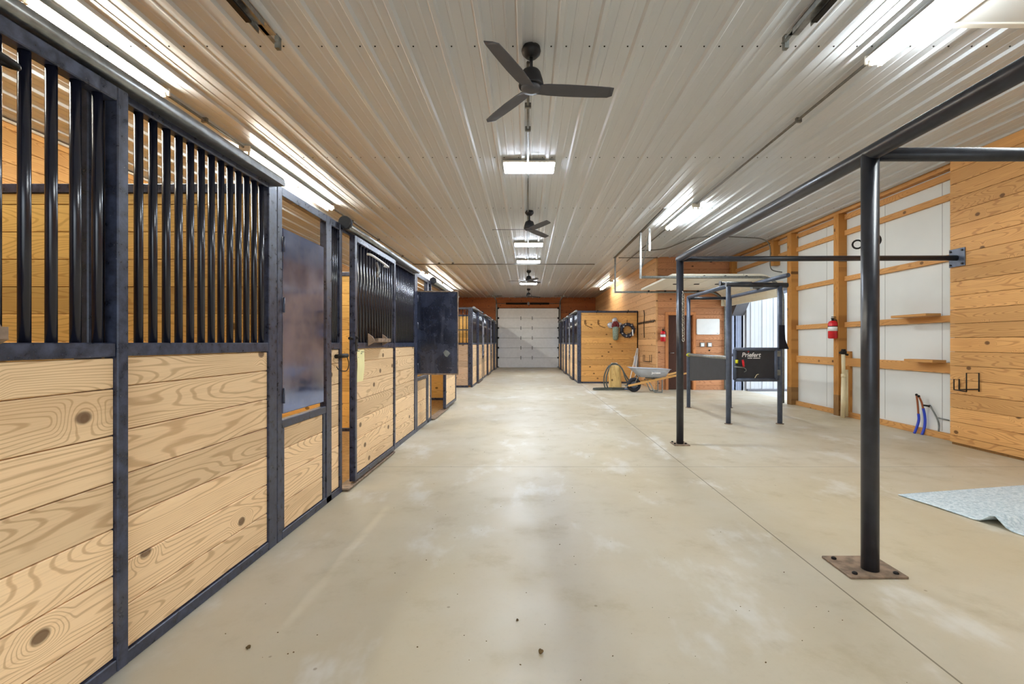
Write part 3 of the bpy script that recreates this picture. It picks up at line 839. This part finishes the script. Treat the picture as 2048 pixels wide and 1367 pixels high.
# strap hung on the right post of the stocks
mb = MB(); vs = []; fs = []
prof = [(1.58, .055, .0), (1.45, .06, .0), (1.35, .065, .005), (1.27, .085, .02), (1.20, .10, .035)]
for z, wd, dx in prof:
    for k in range(7):
        a = -1.2+2.4*k/6; vs.append((SX1+wd*math.sin(a)*.8+dx, SY0-.045-.01*math.cos(a), z))
for i in range(len(prof)-1):
    for k in range(6): fs.append((i*7+k, i*7+k+1, (i+1)*7+k+1, (i+1)*7+k))
mb.add(vs, fs, True)
st = mb.build('strap', 'cloth'); md = st.modifiers.new('thickness', 'SOLIDIFY'); md.thickness = .012
tag(st, 'black flared strap hanging on the right front post of the horse stocks', 'strap')

# ------------------------------------------------------------------ lamps
def tube_light(x, y0, y1, em, n, label, z=CZ-.026):
    t = thing('tube_light', (x, (y0+y1)/2, z), label, 'light', 'strip lights with bare tubes')
    mb = MB(); mb.prism([(x-.07, z-.03), (x-.045, z-.05), (x+.045, z-.05), (x+.07, z-.03), (x+.04, z-.005), (x-.04, z-.005)], 'Y', y0, y1)
    mb.build('housing', 'enamel', t)
    L = (y1-y0)/n
    for k in range(n):
        for dx in (-.038, .038):
            MB().tube([(x+dx, y0+k*L+.03, z-.078), (x+dx, y0+(k+1)*L-.03, z-.078)], .017, 10).build('tube', em, t)
            for yy in (y0+k*L+.015, y0+(k+1)*L-.015):
                MB().cham(x+dx-.012, x+dx+.012, yy-.012, yy+.012, z-.098, z-.05, .002).build('lamp_holder', 'enamel', t)
    for yy in (y0-.02, y1): MB().cham(x-.068, x+.068, yy, yy+.02, z-.07, z, .003).build('end_cap', 'enamel', t)
    return t
tube_light(-3.37, 1.88, 4.32, 'e_warm', 2, 'lit strip light over the nearest left stall, running out of the frame at top left')
tube_light(-3.37, 5.6, 8.0, 'e_warm', 2, 'lit double strip light above the second left stall')
tube_light(-3.37, 15.6, 18.0, 'e_warm', 2, 'lit strip light above the far left row of stalls')
tube_light(-3.37, 18.3, 20.7, 'e_warm', 2, 'farthest lit strip light above the far left row, next to the cedar far wall')
tube_light(2.82, 1.4, 3.83, 'e_white', 2, 'lit strip light at the top right beside the ceiling hatch')
tube_light(2.82, 7.9, 9.4, 'e_white', 1, 'lit short strip light above the middle of the pipe rack')
tube_light(3.12, 17.6, 20.0, 'e_dim', 2, 'lit strip light above the right row of stalls')
def panel_light(y, label):
    t = thing('panel_light', (.0, y, CZ), label, 'light', 'square panel lights along the ceiling centre')
    x0, x1, y0, y1 = -.31, .34, y-.17, y+.2
    mb = MB()
    mb.cham(x0-.012, x1+.012, y0-.012, y1+.012, CZ-.055, CZ-.03, .003); mb.box(x0+.1, x1-.1, y0+.08, y1-.08, CZ-.03, CZ)
    mb.build('frame', 'enamel', t)
    mb = MB(); mb.cham(x0, x1, y0, y1, CZ-.062, CZ-.0555, .002); mb.build('diffuser', 'e_panel', t)
for y, l in ((6.2, 'nearest lit white ceiling panel, between the first and second fans'), (11.1, 'second lit ceiling panel from the front, just past the second fan'),
             (13.4, 'third lit ceiling panel from the front, on the cross conduit'), (18.4, 'farthest lit ceiling panel, in front of the third fan')):
    panel_light(y, l)

# ceiling fans
def fan(y, a0, label):
    t = thing('ceiling_fan', (.025, y, CZ), label, 'ceiling fan', 'ceiling fans along the aisle')
    c = (.025, y, CZ)
    MB().lathe([(.03, -.085), (.045, -.08), (.072, -.05), (.078, -.03), (.072, -.0)], c, 'Z', 24).build('canopy', 'fan', t)
    MB().lathe([(.014, -.18), (.014, -.07)], c, 'Z', 12).build('downrod', 'fan', t)
    MB().lathe([(.098, -.318), (.102, -.305), (.094, -.265), (.076, -.205), (.066, -.19), (.03, -.18), (.022, -.165)], c, 'Z', 28).build('motor', 'fan', t)
    MB().lathe([(.03, -.352), (.07, -.348), (.082, -.33), (.08, -.317)], c, 'Z', 28).build('hub', 'fanblade', t)
    for k in range(3):
        a = math.radians(a0+120*k); ca, sa = math.cos(a), math.sin(a)
        top = []; bot = []; sec = [(.04, -.045, .045, 0), (.14, -.062, .058, 0), (.3, -.066, .063, .0), (.5, -.062, .058, .0), (.63, -.056, .05, .0), (.665, -.05, .02, .0)]
        for r, w0, w1, dz in sec:
            for wv, zz in ((w0, .012), (w1, -.012)):
                x, y2 = r*ca-wv*sa, r*sa+wv*ca
                top.append((c[0]+x, c[1]+y2, CZ-.330+zz)); bot.append((c[0]+x, c[1]+y2, CZ-.337+zz))
        n = len(sec); vs = top+bot; N = len(top); fs = []
        for i in range(n-1):
            fs.append((2*i, 2*i+1, 2*i+3, 2*i+2)); fs.append((N+2*i, N+2*i+2, N+2*i+3, N+2*i+1))
            fs.append((2*i, 2*i+2, N+2*i+2, N+2*i)); fs.append((2*i+1, N+2*i+1, N+2*i+3, 2*i+3))
        fs.append((0, N, N+1, 1)); fs.append((2*n-2, 2*n-1, N+2*n-1, N+2*n-2))
        MB().add(vs, fs).build('blade', 'fanblade', t)
fan(3.77, 5, 'black three-blade ceiling fan nearest the camera')
fan(8.45, 60, 'second black ceiling fan from the front, between two lit panels')
fan(15.4, 176, 'third ceiling fan from the front, behind the farthest lit panel')
fan(20.6, 40, 'farthest ceiling fan, close to the white roll-up door')

# conduit runs
def conduit(pts, r, label, clips=()):
    t = MB().tube(pts, r, 8)
    for c in clips: t.cham(c[0]-.03, c[0]+.03, c[1]-.015, c[1]+.015, c[2]-.03, c[2]+.02, .003)
    tag(t.build('conduit', 'conduit'), label, 'conduit')
cz = CZ-.042
conduit([(-3.37, 4.35, cz-.01), (-3.37, 5.56, cz-.01)], .013, 'grey conduit between the two near left strip lights', [(-3.37, 4.9, cz)])
conduit([(-3.37, 8.04, cz-.01), (-3.37, 15.55, cz-.01)], .012, 'long grey conduit from the second left strip light towards the far stalls', [(-3.37, 9.0, cz), (-3.37, 10.6, cz), (-3.37, 12.6, cz)])
conduit([(2.82, 3.87, cz), (2.82, 7.85, cz)], .013, 'grey conduit between the two right strip lights', [(2.82, 4.9, cz)])
conduit([(2.82, 9.44, cz), (2.82, 13.4, cz)], .013, 'grey conduit from the short right strip light to the tack room')
conduit([(0.0, 3.9, cz), (0.0, 6.0, cz)], .013, 'grey conduit on the ceiling from the first fan to the nearest panel', [(0, 4.6, cz), (0, 5.1, cz)])
conduit([(0.0, 6.42, cz), (0.0, 8.32, cz)], .013, 'grey conduit on the ceiling from the nearest panel to the second fan')
conduit([(0.0, 8.6, cz), (0.0, 10.9, cz)], .013, 'grey conduit on the ceiling from the second fan to the second panel')
conduit([(0.0, 11.32, cz), (0.0, 13.2, cz)], .013, 'grey conduit on the ceiling between the second and third panels')
conduit([(-3.37, 13.75, cz-.03), (1.95, 13.75, cz-.03)], .013, 'grey conduit across the ceiling at the third panel', [(-2.6, 13.75, cz), (-2.2, 13.75, cz)])
conduit([(2.45, 12.7, cz-.03), (3.5, 12.7, cz-.03)], .012, 'short grey conduit across the ceiling at the tack room corner')
conduit(smooth_path([(2.87, 11.85, cz), (3.4, 11.6, cz), (3.75, 10.4, cz), (4.9, 10.4, cz), (5.25, 10.4, cz-.06), (5.35, 10.4, 3.42), (5.36, 10.4, 3.2), (5.36, 10.4, 3.0), (5.42, 10.4, 2.9), (5.62, 10.4, 2.86)], 5), .012,
        'dark bent conduit running down beside the overhead door')

# ceiling hatch
hh = thing('ceiling_hatch', (4.1, 2.7, CZ), 'white framed access hatch in the ceiling at the top right corner', 'hatch')
mb = MB(); mb.cham(3.05, 5.2, 3.42, 3.475, CZ-.045, CZ, .004); mb.cham(3.05, 3.10, 1.6, 3.42, CZ-.045, CZ, .004); mb.cham(5.15, 5.2, 1.6, 3.42, CZ-.045, CZ, .004); mb.build('frame', 'enamel', hh)
box(3.10, 5.15, 1.6, 3.42, CZ-.034, CZ-.025).build('panel', 'white_wall', hh)

# ------------------------------------------------------------------ wall fittings on the right
def extinguisher(x, y, z0, h, label):
    t = thing('fire_extinguisher', (x, y, z0), label, 'fire extinguisher', 'red fire extinguishers')
    r = h*.19; b = h*.8
    MB().lathe([(r*.8, 0), (r, .012), (r, b-.05), (r*.8, b-.015), (r*.35, b)], (x, y, z0), 'Z', 20).build('cylinder', 'red', t)
    MB().lathe([(r*1.01, b*.42), (r*1.01, b*.68)], (x, y, z0), 'Z', 20).build('paper_label', 'white', t)
    mb = MB(); mb.lathe([(r*.3, b), (r*.3, b+.04)], (x, y, z0), 'Z', 10); mb.cham(x-.03, x+.045, y-.012, y+.012, z0+b+.035, z0+b+.05, .003); mb.cham(x-.025, x+.05, y-.01, y+.01, z0+b+.062, z0+b+.074, .003)
    mb.build('valve', 'iron', t)
    mb = MB(); mb.tube(smooth_path([(x-.02, y-.01, z0+b+.03), (x+r*.9, y-r*.6, z0+b-.02), (x+r*1.05, y-r*.5, z0+b*.5)]), .008, 6); mb.build('nozzle_hose', 'rubber', t)
    mb = MB(); mb.lathe([(r*1.04, b*.66), (r*1.04, b*.70)], (x, y, z0), 'Z', 20); mb.build('strap', 'iron', t)
extinguisher(5.46, 8.42, 1.375, .40, 'red fire extinguisher hung on the timber post of the white wall')
extinguisher(3.70, 12.88, 1.335, .36, 'red fire extinguisher on the tack room wall, left of the dark door')
# blank board and outlets by the tack room door
bx0, bx1, bz0, bz1 = 4.635, 5.26, 1.525, 1.955
poly = []
for cx, cz_, a0 in ((bx1-.03, bz1-.03, 0), (bx0+.03, bz1-.03, 90), (bx0+.03, bz0+.03, 180), (bx1-.03, bz0+.03, 270)):
    for k in range(5): a = math.radians(a0+22.5*k); poly.append((cx+.03*math.cos(a), cz_+.03*math.sin(a)))
wb = thing('wall_box', (4.95, 12.93, 1.525), 'plain white rounded panel on the tack room wall, right of the dark door', 'wall panel')
MB().prism(poly, 'Y', 12.90, 12.958).build('cover', 'white', wb)
box(bx1-.08, bx1-.03, 12.897, 12.90, bz0+.03, bz0+.037).build('mark', 'ink', wb)
for x, l in ((4.80, 'white power outlet under the white panel, left of the pair'), (5.0, 'white power outlet under the white panel, right of the pair')):
    o = thing('power_outlet', (x, 12.94, 1.245), l, 'outlet', 'outlets under the white panel')
    MB().cham(x-.062, x+.062, 12.93, 12.958, 1.185, 1.305, .004).build('box', 'zinc', o)
    MB().cham(x-.045, x+.045, 12.918, 12.93, 1.20, 1.29, .004).build('cover_plate', 'white', o)
mb = MB(); mb.blob((5.0, 12.95, 1.09), .022, .012, .022); tag(mb.build('pipe_plug', 'iron'), 'small dark plug in the tack room wall under the outlets', 'plug')
# wire racks
def wire_rack(side, x, yn, yf, zb, ztn, ztf, outn, outf, label, group='wire saddle racks'):
    """two upside-down U brackets standing off the wall, joined by two rods at the foot"""
    t = thing('wire_rack', (x, (yn+yf)/2, zb), label, 'rack', group)
    r = .007
    for y, zt, o in ((yn, ztn, outn), (yf, ztf, outf)):
        MB().tube([(x+side*o, y, zb), (x+side*o, y, zt), (x, y, zt), (x, y, zb)], r, 6).build('bracket', 'iron', t)
    MB().tube([(x+side*outn, yn, zb), (x+side*outf, yf, zb)], r, 6).build('rod', 'iron', t)
    MB().tube([(x, yn, zb+.03), (x, yf, zb)], r, 6).build('rod', 'iron', t)
wire_rack(-1, 5.43, 5.66, 5.92, .71, .935, .84, .15, .065, 'black wire rack on the honey panel at the right edge')
wire_rack(-1, 3.52, 13.40, 14.2, .74, .955, .93, .05, .04, 'black wire rack on the tack room side wall, above the wheelbarrow')
# rustic wire cross on the tack room side wall
wc = thing('wire_cross', (3.52, 14.24, 1.9), 'dark barbed wire cross on the tack room side wall', 'cross')
mb = MB(); mb.tube(smooth_path([(3.515, 14.22, 1.45), (3.515, 14.25, 1.75), (3.515, 14.22, 2.0), (3.515, 14.20, 2.15), (3.515, 14.27, 2.28)]), .011, 6); mb.build('upright', 'iron', wc)
mb = MB()
for ph in (0, PI): mb.tube([(3.505+.012*math.cos(ph+j*.7), 12.98+2.1*j/40, 1.905+.012*math.sin(ph+j*.7)) for j in range(41)], .009, 5)
for j in range(12):
    y = 13.08+j*.175; mb.tube([(3.49, y-.03, 1.87), (3.505, y+.02, 1.95)], .006, 5); mb.tube([(3.49, y+.03, 1.86), (3.505, y-.02, 1.94)], .006, 5)
mb.build('crosspiece', 'iron', wc)
# decorations on the stall end wall
fc = thing('cross_decoration', (2.77, 15.05, 1.8), 'silver cross with maroon flower on the honey end wall', 'decoration')
def plank(mb, x0, x1, z0, z1, y0=15.03, y1=15.075):
    mb.cham(x0, x1, y0, y1, z0, z1, .012)
mb = MB()
for cx, cz_, rx, rz in ((2.66, 1.86, .13, .10), (2.78, 1.98, .10, .13), (2.91, 1.87, .11, .09)):
    mb.blob((cx, 15.04, cz_), rx, .035, rz, 10, 6, .12)
mb.build('arms', 'silver', fc)
mb = MB()
for k in range(9):
    a = 2*PI*k/9; mb.blob((2.79+.075*math.cos(a), 15.0, 1.86+.085*math.sin(a)), .05, .025, .05, 7, 5, .2)
mb.blob((2.79, 14.985, 1.86), .05, .03, .06)
mb.build('flower', 'maroon', fc)
mb = MB(); mb.lathe([(.05, -.48), (.085, -.44), (.095, -.25), (.10, -.10), (.07, -.05)], (2.79, 14.965, 1.86), 'Z', 14); mb.build('sheath', 'sage', fc)
wr = thing('wreath', (3.18, 15.04, 1.68), 'round dark wreath on the honey end wall beside the silver cross', 'wreath')
mb = MB(); R = .19
pts = [(3.18+R*math.cos(2*PI*k/28), 15.025, 1.70+R*math.sin(2*PI*k/28)) for k in range(28)]
mb.tube(pts, .05, 8, closed=True)
for k in range(70):
    a = random.uniform(0, 2*PI); rr = R+random.uniform(-.06, .06); b = random.uniform(0, 2*PI)
    p = Vector((3.18+rr*math.cos(a), 15.01+random.uniform(-.03, .02), 1.70+rr*math.sin(a)))
    mb.tube([p, p+Vector((.05*math.cos(b), -.015, .05*math.sin(b)))], [.014, .003], 5)
mb.build('foliage', 'wreath', wr)
mb = MB()
for a, rr in ((1.9, .2), (2.4, .17), (.9, .2), (4.5, .19), (5.2, .18), (3.7, .2)):
    mb.blob((3.18+rr*math.cos(a), 14.98, 1.70+rr*math.sin(a)), .03, .02, .025, 7, 5, .2)
mb.build('blossoms', 'silver', wr)
mb = MB(); mb.tube([(3.33, 14.97, 1.72), (3.335, 14.96, 1.62), (3.345, 14.97, 1.52)], [.02, .022, .03], 7); mb.build('ribbon', 'white', wr)
mb = MB(); mb.tube(smooth_path([(3.18, 15.05, 1.88), (3.17, 15.04, 1.97), (3.18, 15.07, 2.03)]), .008, 5); mb.build('hanger', 'iron', wr)
for x, l in ((1.86, 'thin wire hook on the honey end wall, nearest the corner post'), (2.28, 'thin wire hook on the honey end wall, left of the silver cross')):
    mb = MB(); mb.tube(smooth_path([(x-.03, 15.07, 2.04), (x-.05, 15.06, 1.95), (x-.01, 15.05, 1.87), (x+.12, 15.06, 1.8), (x+.2, 15.07, 1.78)]), .007, 5)
    mb.tube(smooth_path([(x, 15.07, 2.02), (x-.02, 15.05, 1.94), (x+.02, 15.05, 1.90)]), .007, 5)
    tag(mb.build('wire_hook', 'iron'), l, 'hook', 'thin wire hooks')

# ------------------------------------------------------------------ objects on the far right floor
lg = thing('log_stump', (2.47, 13.3, 0), 'pale upright log stump with a hose draped over it', 'log')
prof = [(.185, 0), (.18, .05), (.178, .3), (.182, .55), (.172, .645), (.16, .66)]
mb = MB(); mb.lathe(prof, (2.47, 13.3, 0), 'Z', 24)
mb.v = [(v[0]+(.012*math.sin(5*math.atan2(v[1]-13.3, v[0]-2.47))+(-.03*v[2]))*1, v[1]+.01*math.cos(3*math.atan2(v[1]-13.3, v[0]-2.47)), v[2]) for v in mb.v]
mb.build('trunk', 'log', lg)
ho = thing('garden_hose', (2.4, 13.1, 0), 'dark hose looped over the log and coiled on the floor', 'hose')
mb = MB()
mb.tube(smooth_path([(2.33, 13.0, .03), (2.15, 13.1, .05), (2.13, 13.15, .35), (2.25, 13.2, .62), (2.42, 13.22, .70), (2.58, 13.15, .64), (2.72, 13.05, .38), (2.88, 12.95, .12), (3.0, 12.9, .03)]), .019, 8)
mb.tube(smooth_path([(2.2, 12.95, .03), (2.17, 13.05, .3), (2.3, 13.15, .66), (2.46, 13.2, .71), (2.62, 13.1, .58), (2.7, 13.0, .3), (2.85, 12.9, .05), (2.95, 12.85, .02)]), .019, 8)
coil = []
for k in range(70):
    a = 2*PI*k/26; coil.append((2.38+(.55+.05*math.sin(k*.13))*math.cos(a), 12.88+(.2+.02*math.sin(k*.2))*math.sin(a), .02+.012*(k/26)))
mb.tube(coil, .014, 7)
mb.build('hose_length', 'hose', ho)
mb = MB(); mb.tube([(2.78, 12.72, .05), (2.70, 12.70, .06), (2.60, 12.69, .05)], [.03, .045, .02], 10); mb.build('nozzle', 'blue_grey', ho) if 'blue_grey' in M else mb.build('nozzle', 'stocks', ho)
mb = MB(); mb.add([(2.66, 14.98, .0), (2.86, 14.98, .0), (2.86, 15.03, .66), (2.66, 15.03, .66), (2.66, 14.995, .0), (2.86, 14.995, .0), (2.86, 15.045, .66), (2.66, 15.045, .66)],
      [(0, 1, 2, 3), (4, 7, 6, 5), (0, 4, 5, 1), (1, 5, 6, 2), (2, 6, 7, 3), (3, 7, 4, 0)])
tag(mb.build('white_sheet', 'white'), 'small white sheet leaning on the end wall behind the log', 'board')
# leaning poles and shovel
for (x0, x1, l) in ((3.10, 3.47, 'pale pole leaning in the corner, left of the two'), (3.28, 3.50, 'pale pole leaning in the corner, nearer the tack room wall')):
    mb = MB(); mb.tube([(x0, 14.45, .01), (x1, 14.95, 1.12)], .018, 8); tag(mb.build('pole', 'enamel'), l, 'pole', 'poles leaning in the corner')
sh = thing('shovel', (3.42, 14.7, 0), 'grey shovel standing in the corner behind the wheelbarrow', 'shovel')
MB().tube([(3.43, 14.6, .01), (3.47, 14.9, .75)], .016, 8).build('handle', 'zinc', sh)
mb = MB(); mb.add([(3.36, 14.86, .55), (3.50, 14.86, .55), (3.50, 14.92, .86), (3.43, 14.94, .93), (3.36, 14.92, .86), (3.43, 14.90, .7)], [(0, 1, 5), (1, 2, 5), (2, 3, 5), (3, 4, 5), (4, 0, 5)], True)
bl = mb.build('blade', 'tub', sh); md = bl.modifiers.new('t', 'SOLIDIFY'); md.thickness = .006

def wheelbarrow():
    t = thing('wheelbarrow', (3.1, 12.43, 0), 'grey wheelbarrow with wooden handles parked by the tack room', 'wheelbarrow')
    yc = 12.43
    def loop(x0, x1, hw0, hw1, z0, z1, r, n=5):
        """rounded quad in plan: front at x0 (half width hw0), rear x1 (hw1)"""
        pts = []
        for cx, cy, a0 in ((x1-r, hw1-r, 0), (x0+r, hw0-r, 90), (x0+r, -hw0+r, 180), (x1-r, -hw1+r, 270)):
            for k in range(n):
                a = math.radians(a0+90*k/(n-1)); x = cx+r*math.cos(a); y = cy+r*math.sin(a)
                f = (x-x0)/(x1-x0); pts.append((x, yc+y, z0+(z1-z0)*f))
        return pts
    loops = [loop(2.93, 3.60, .16, .20, .40, .40, .09), loop(2.74, 3.68, .27, .31, .60, .575, .12), loop(2.665, 3.71, .30, .335, .652, .605, .13), loop(2.64, 3.735, .32, .35, .655, .607, .14),
             loop(2.675, 3.70, .295, .33, .648, .60, .125), loop(2.94, 3.59, .15, .19, .41, .41, .085)]
    vs = [p for l in loops for p in l]; n = len(loops[0]); fs = []
    for i in range(len(loops)-1):
        for k in range(n): fs.append((i*n+k, i*n+(k+1) % n, (i+1)*n+(k+1) % n, (i+1)*n+k))
    fs.append(tuple(range(n))); fs.append(tuple((len(loops)-1)*n+k for k in range(n))[::-1])
    tub = MB().add(vs, fs, True).build('tub', 'tub', t)
    ob = text('Jackson', .075, (3.20, yc-.287, .50), (math.radians(68), 0, 0), 'paint_white', 'lettering', tub, 0, .002, .003)
    for sy in (-1, 1):
        mb = MB(); P0, P1 = Vector((2.63, yc+sy*.10, .17)), Vector((4.12, yc+sy*.30, .52))
        d = (P1-P0).normalized(); sd = d.cross(Vector((0, 0, 1))).normalized(); up = sd.cross(d)
        vs = []
        for p, k in ((P0, 1), (P0+d*1.2, 1), (P1, .75)):
            for a, b in ((-1, -1), (1, -1), (1, 1), (-1, 1)): vs.append(p+sd*a*.018*k+up*b*.026*k)
        mb.add(vs, [(0, 1, 5, 4), (1, 2, 6, 5), (2, 3, 7, 6), (3, 0, 4, 7), (4, 5, 9, 8), (5, 6, 10, 9), (6, 7, 11, 10), (7, 4, 8, 11), (3, 2, 1, 0), (8, 9, 10, 11)])
        mb.build('handle', 'handle_X', t)
        mb = MB(); y = yc+sy*.2
        mb.tube(smooth_path([(3.12, yc+sy*.15, .33), (3.2, y, .2), (3.28, y, .03), (3.33, y, .015), (3.47, y, .015), (3.49, y, .04), (3.49, yc+sy*.2, .40)], 4), .014, 8); mb.build('leg', 'zinc', t)
        mb = MB(); mb.tube([(2.80, yc+sy*.10, .22), (2.86, yc+sy*.13, .38), (2.92, yc+sy*.15, .46)], .012, 6); mb.build('brace', 'zinc', t)
        mb = MB(); mb.cham(2.72, 2.88, yc+sy*.075, yc+sy*.095, .15, .21, .004); mb.build('axle_bracket', 'zinc', t)
    wl = MB(); pts = [(2.80+.135*math.cos(2*PI*k/28), yc, .19+.135*math.sin(2*PI*k/28)) for k in range(28)]
    wl.tube(pts, .055, 12, closed=True); wh = wl.build('tyre', 'rubber', t)
    mb = MB(); mb.lathe([(.09, -.035), (.095, -.02), (.06, -.01), (.03, -.03), (.03, .03), (.06, .01), (.095, .02), (.09, .035)], (2.80, yc, .19), 'Y', 20); mb.build('rim', 'stocks', wh)
    mb = MB(); mb.tube([(2.80, yc-.13, .19), (2.80, yc+.13, .19)], .012, 8); mb.build('axle', 'zinc', wh)
    mb = MB(); mb.box(3.30, 3.34, yc-.2, yc+.2, .33, .36); mb.tube([(3.1, yc, .37), (3.6, yc, .385)], .02, 8); mb.build('cross_brace', 'zinc', t)
    mb = MB(); mb.tube(smooth_path([(2.63, yc-.1, .17), (2.57, yc-.06, .16), (2.57, yc+.06, .16), (2.63, yc+.1, .17)]), .014, 8); mb.build('nose_guard', 'zinc', t)
wheelbarrow()

# ------------------------------------------------------------------ pipes and boards on the white wall
tp = thing('standpipe', (5.50, 8.18, 0), 'cream standpipe with a dark tap head beside the timber post', 'pipe')
mb = MB(); mb.tube([(5.47, 8.17, 0), (5.485, 8.17, .72)], .034, 14); mb.tube([(5.485, 8.17, .70), (5.485, 8.17, .76)], .038, 14); mb.tube([(5.485, 8.17, .74), (5.48, 8.17, 1.10)], .030, 14); mb.build('riser', 'pvc', tp)
mb = MB(); mb.cham(5.45, 5.52, 8.13, 8.21, 1.10, 1.16, .008); mb.tube([(5.41, 8.17, 1.13), (5.55, 8.15, 1.09)], .018, 8); mb.cham(5.46, 5.51, 8.14, 8.20, 1.15, 1.19, .006); mb.build('tap_head', 'iron', tp)
mb = MB(); mb.tube([(5.56, 8.2, .02), (5.56, 8.2, .83)], .024, 12); tag(mb.build('thin_pipe', 'pvc'), 'short cream pipe behind the standpipe with the dark head', 'pipe')
PIPES = [
    ('blue water pipe with copper end by the white wall, left of the pair', [(5.54, 6.74, 0), (5.57, 6.73, .10), (5.596, 6.73, .20), (5.59, 6.73, .285)], [(5.59, 6.73, .28), (5.58, 6.73, .42), (5.563, 6.73, .555)]),
    ('blue water pipe with copper end and side branch, right of the pair', [(5.565, 6.64, 0), (5.60, 6.64, .10), (5.61, 6.64, .20), (5.60, 6.64, .30), (5.582, 6.64, .375)], [(5.583, 6.64, .37), (5.56, 6.64, .46), (5.52, 6.64, .545)])]
for k, (l, p1, p2) in enumerate(PIPES):
    t = thing('water_pipe', p1[0], l, 'pipe', 'blue water pipes')
    MB().tube(smooth_path(p1, 5), .017, 10).build('blue_sleeve', 'blue', t)
    MB().tube(smooth_path(p2, 5), .013, 10).build('copper_end', 'copper', t)
    mb = MB(); mb.blob(p2[-1], .018, .018, .018); mb.build('end_fitting', 'iron', t)
    if k:
        mb = MB(); mb.tube([(5.575, 6.63, .42), (5.635, 6.60, .41)], .012, 8); mb.blob((5.64, 6.60, .41), .018, .018, .018); mb.build('branch_fitting', 'iron', t)
mb = MB(); mb.tube(smooth_path([(5.61, 6.44, 0), (5.635, 6.45, .2), (5.60, 6.54, .42)]), .010, 8); mb.tube([(5.632, 6.45, .27), (5.645, 6.30, .26)], .008, 6)
tag(mb.build('thin_grey_pipe', 'zinc'), 'thin grey pipe curving up the white wall right of the blue pipes', 'pipe')
mb = MB(); mb.cham(5.40, 5.61, 6.38, 7.0, 1.665, 1.70, .004); tag(mb.build('shelf_board', 'girt_Y'), 'offcut board lying on the upper girt of the white wall', 'board', 'boards on the girts')
mb = MB(); mb.cham(5.42, 5.61, 6.30, 6.78, 1.03, 1.068, .004); tag(mb.build('shelf_board', 'girt_Y'), 'offcut board lying on the lower girt of the white wall', 'board', 'boards on the girts')

# ------------------------------------------------------------------ mat on the floor at the right
mb = MB(); NU, NV = 46, 60; vs = []; fs = []
o = Vector((3.15, 4.0)); e1 = Vector((1.72, .33)); e2 = Vector((.42, -1.95))
for i in range(NU+1):
    for j in range(NV+1):
        u, v = i/NU, j/NV; p = o+e1*u+e2*v
        z = .012+.004*math.sin(u*9+v*5)*math.sin(v*13)
        z += .075*math.exp(-((v-.345-.10*u)/.030)**2)*math.exp(-(u/.42)**2)
        z += .02*math.exp(-((v-.12-.1*u)/.05)**2)*u
        vs.append((p.x, p.y, max(z, .008)))
for i in range(NU):
    for j in range(NV): fs.append((i*(NV+1)+j, i*(NV+1)+j+1, (i+1)*(NV+1)+j+1, (i+1)*(NV+1)+j))
mb.add(vs, fs, True)
rg = mb.build('floor_mat', 'rug'); md = rg.modifiers.new('thickness', 'SOLIDIFY'); md.thickness = .007; md.offset = -1
tag(rg, 'pale blue mat with a rumple lying on the concrete at right', 'mat')

# crumbs of dirt on the concrete
mb = MB()
for k in range(200):
    x = random.uniform(-1.45, 1.5); y = 1.3+random.random()**2*9
    r = random.uniform(.0012, .0034); mb.blob((x, y, r*.5), r*1.3, r, r*.7, 5, 4, .3)
for x, y, r in ((.053, 1.97, .011), (-1.19, 2.0, .009), (-.05, 2.2, .006)): mb.blob((x, y, r*.7), r, r, r*.8, 7, 5, .2)
tag(mb.build('dirt_crumbs', 'dirt'), 'dry dirt crumbs scattered over the aisle concrete', 'dirt', kind='stuff')
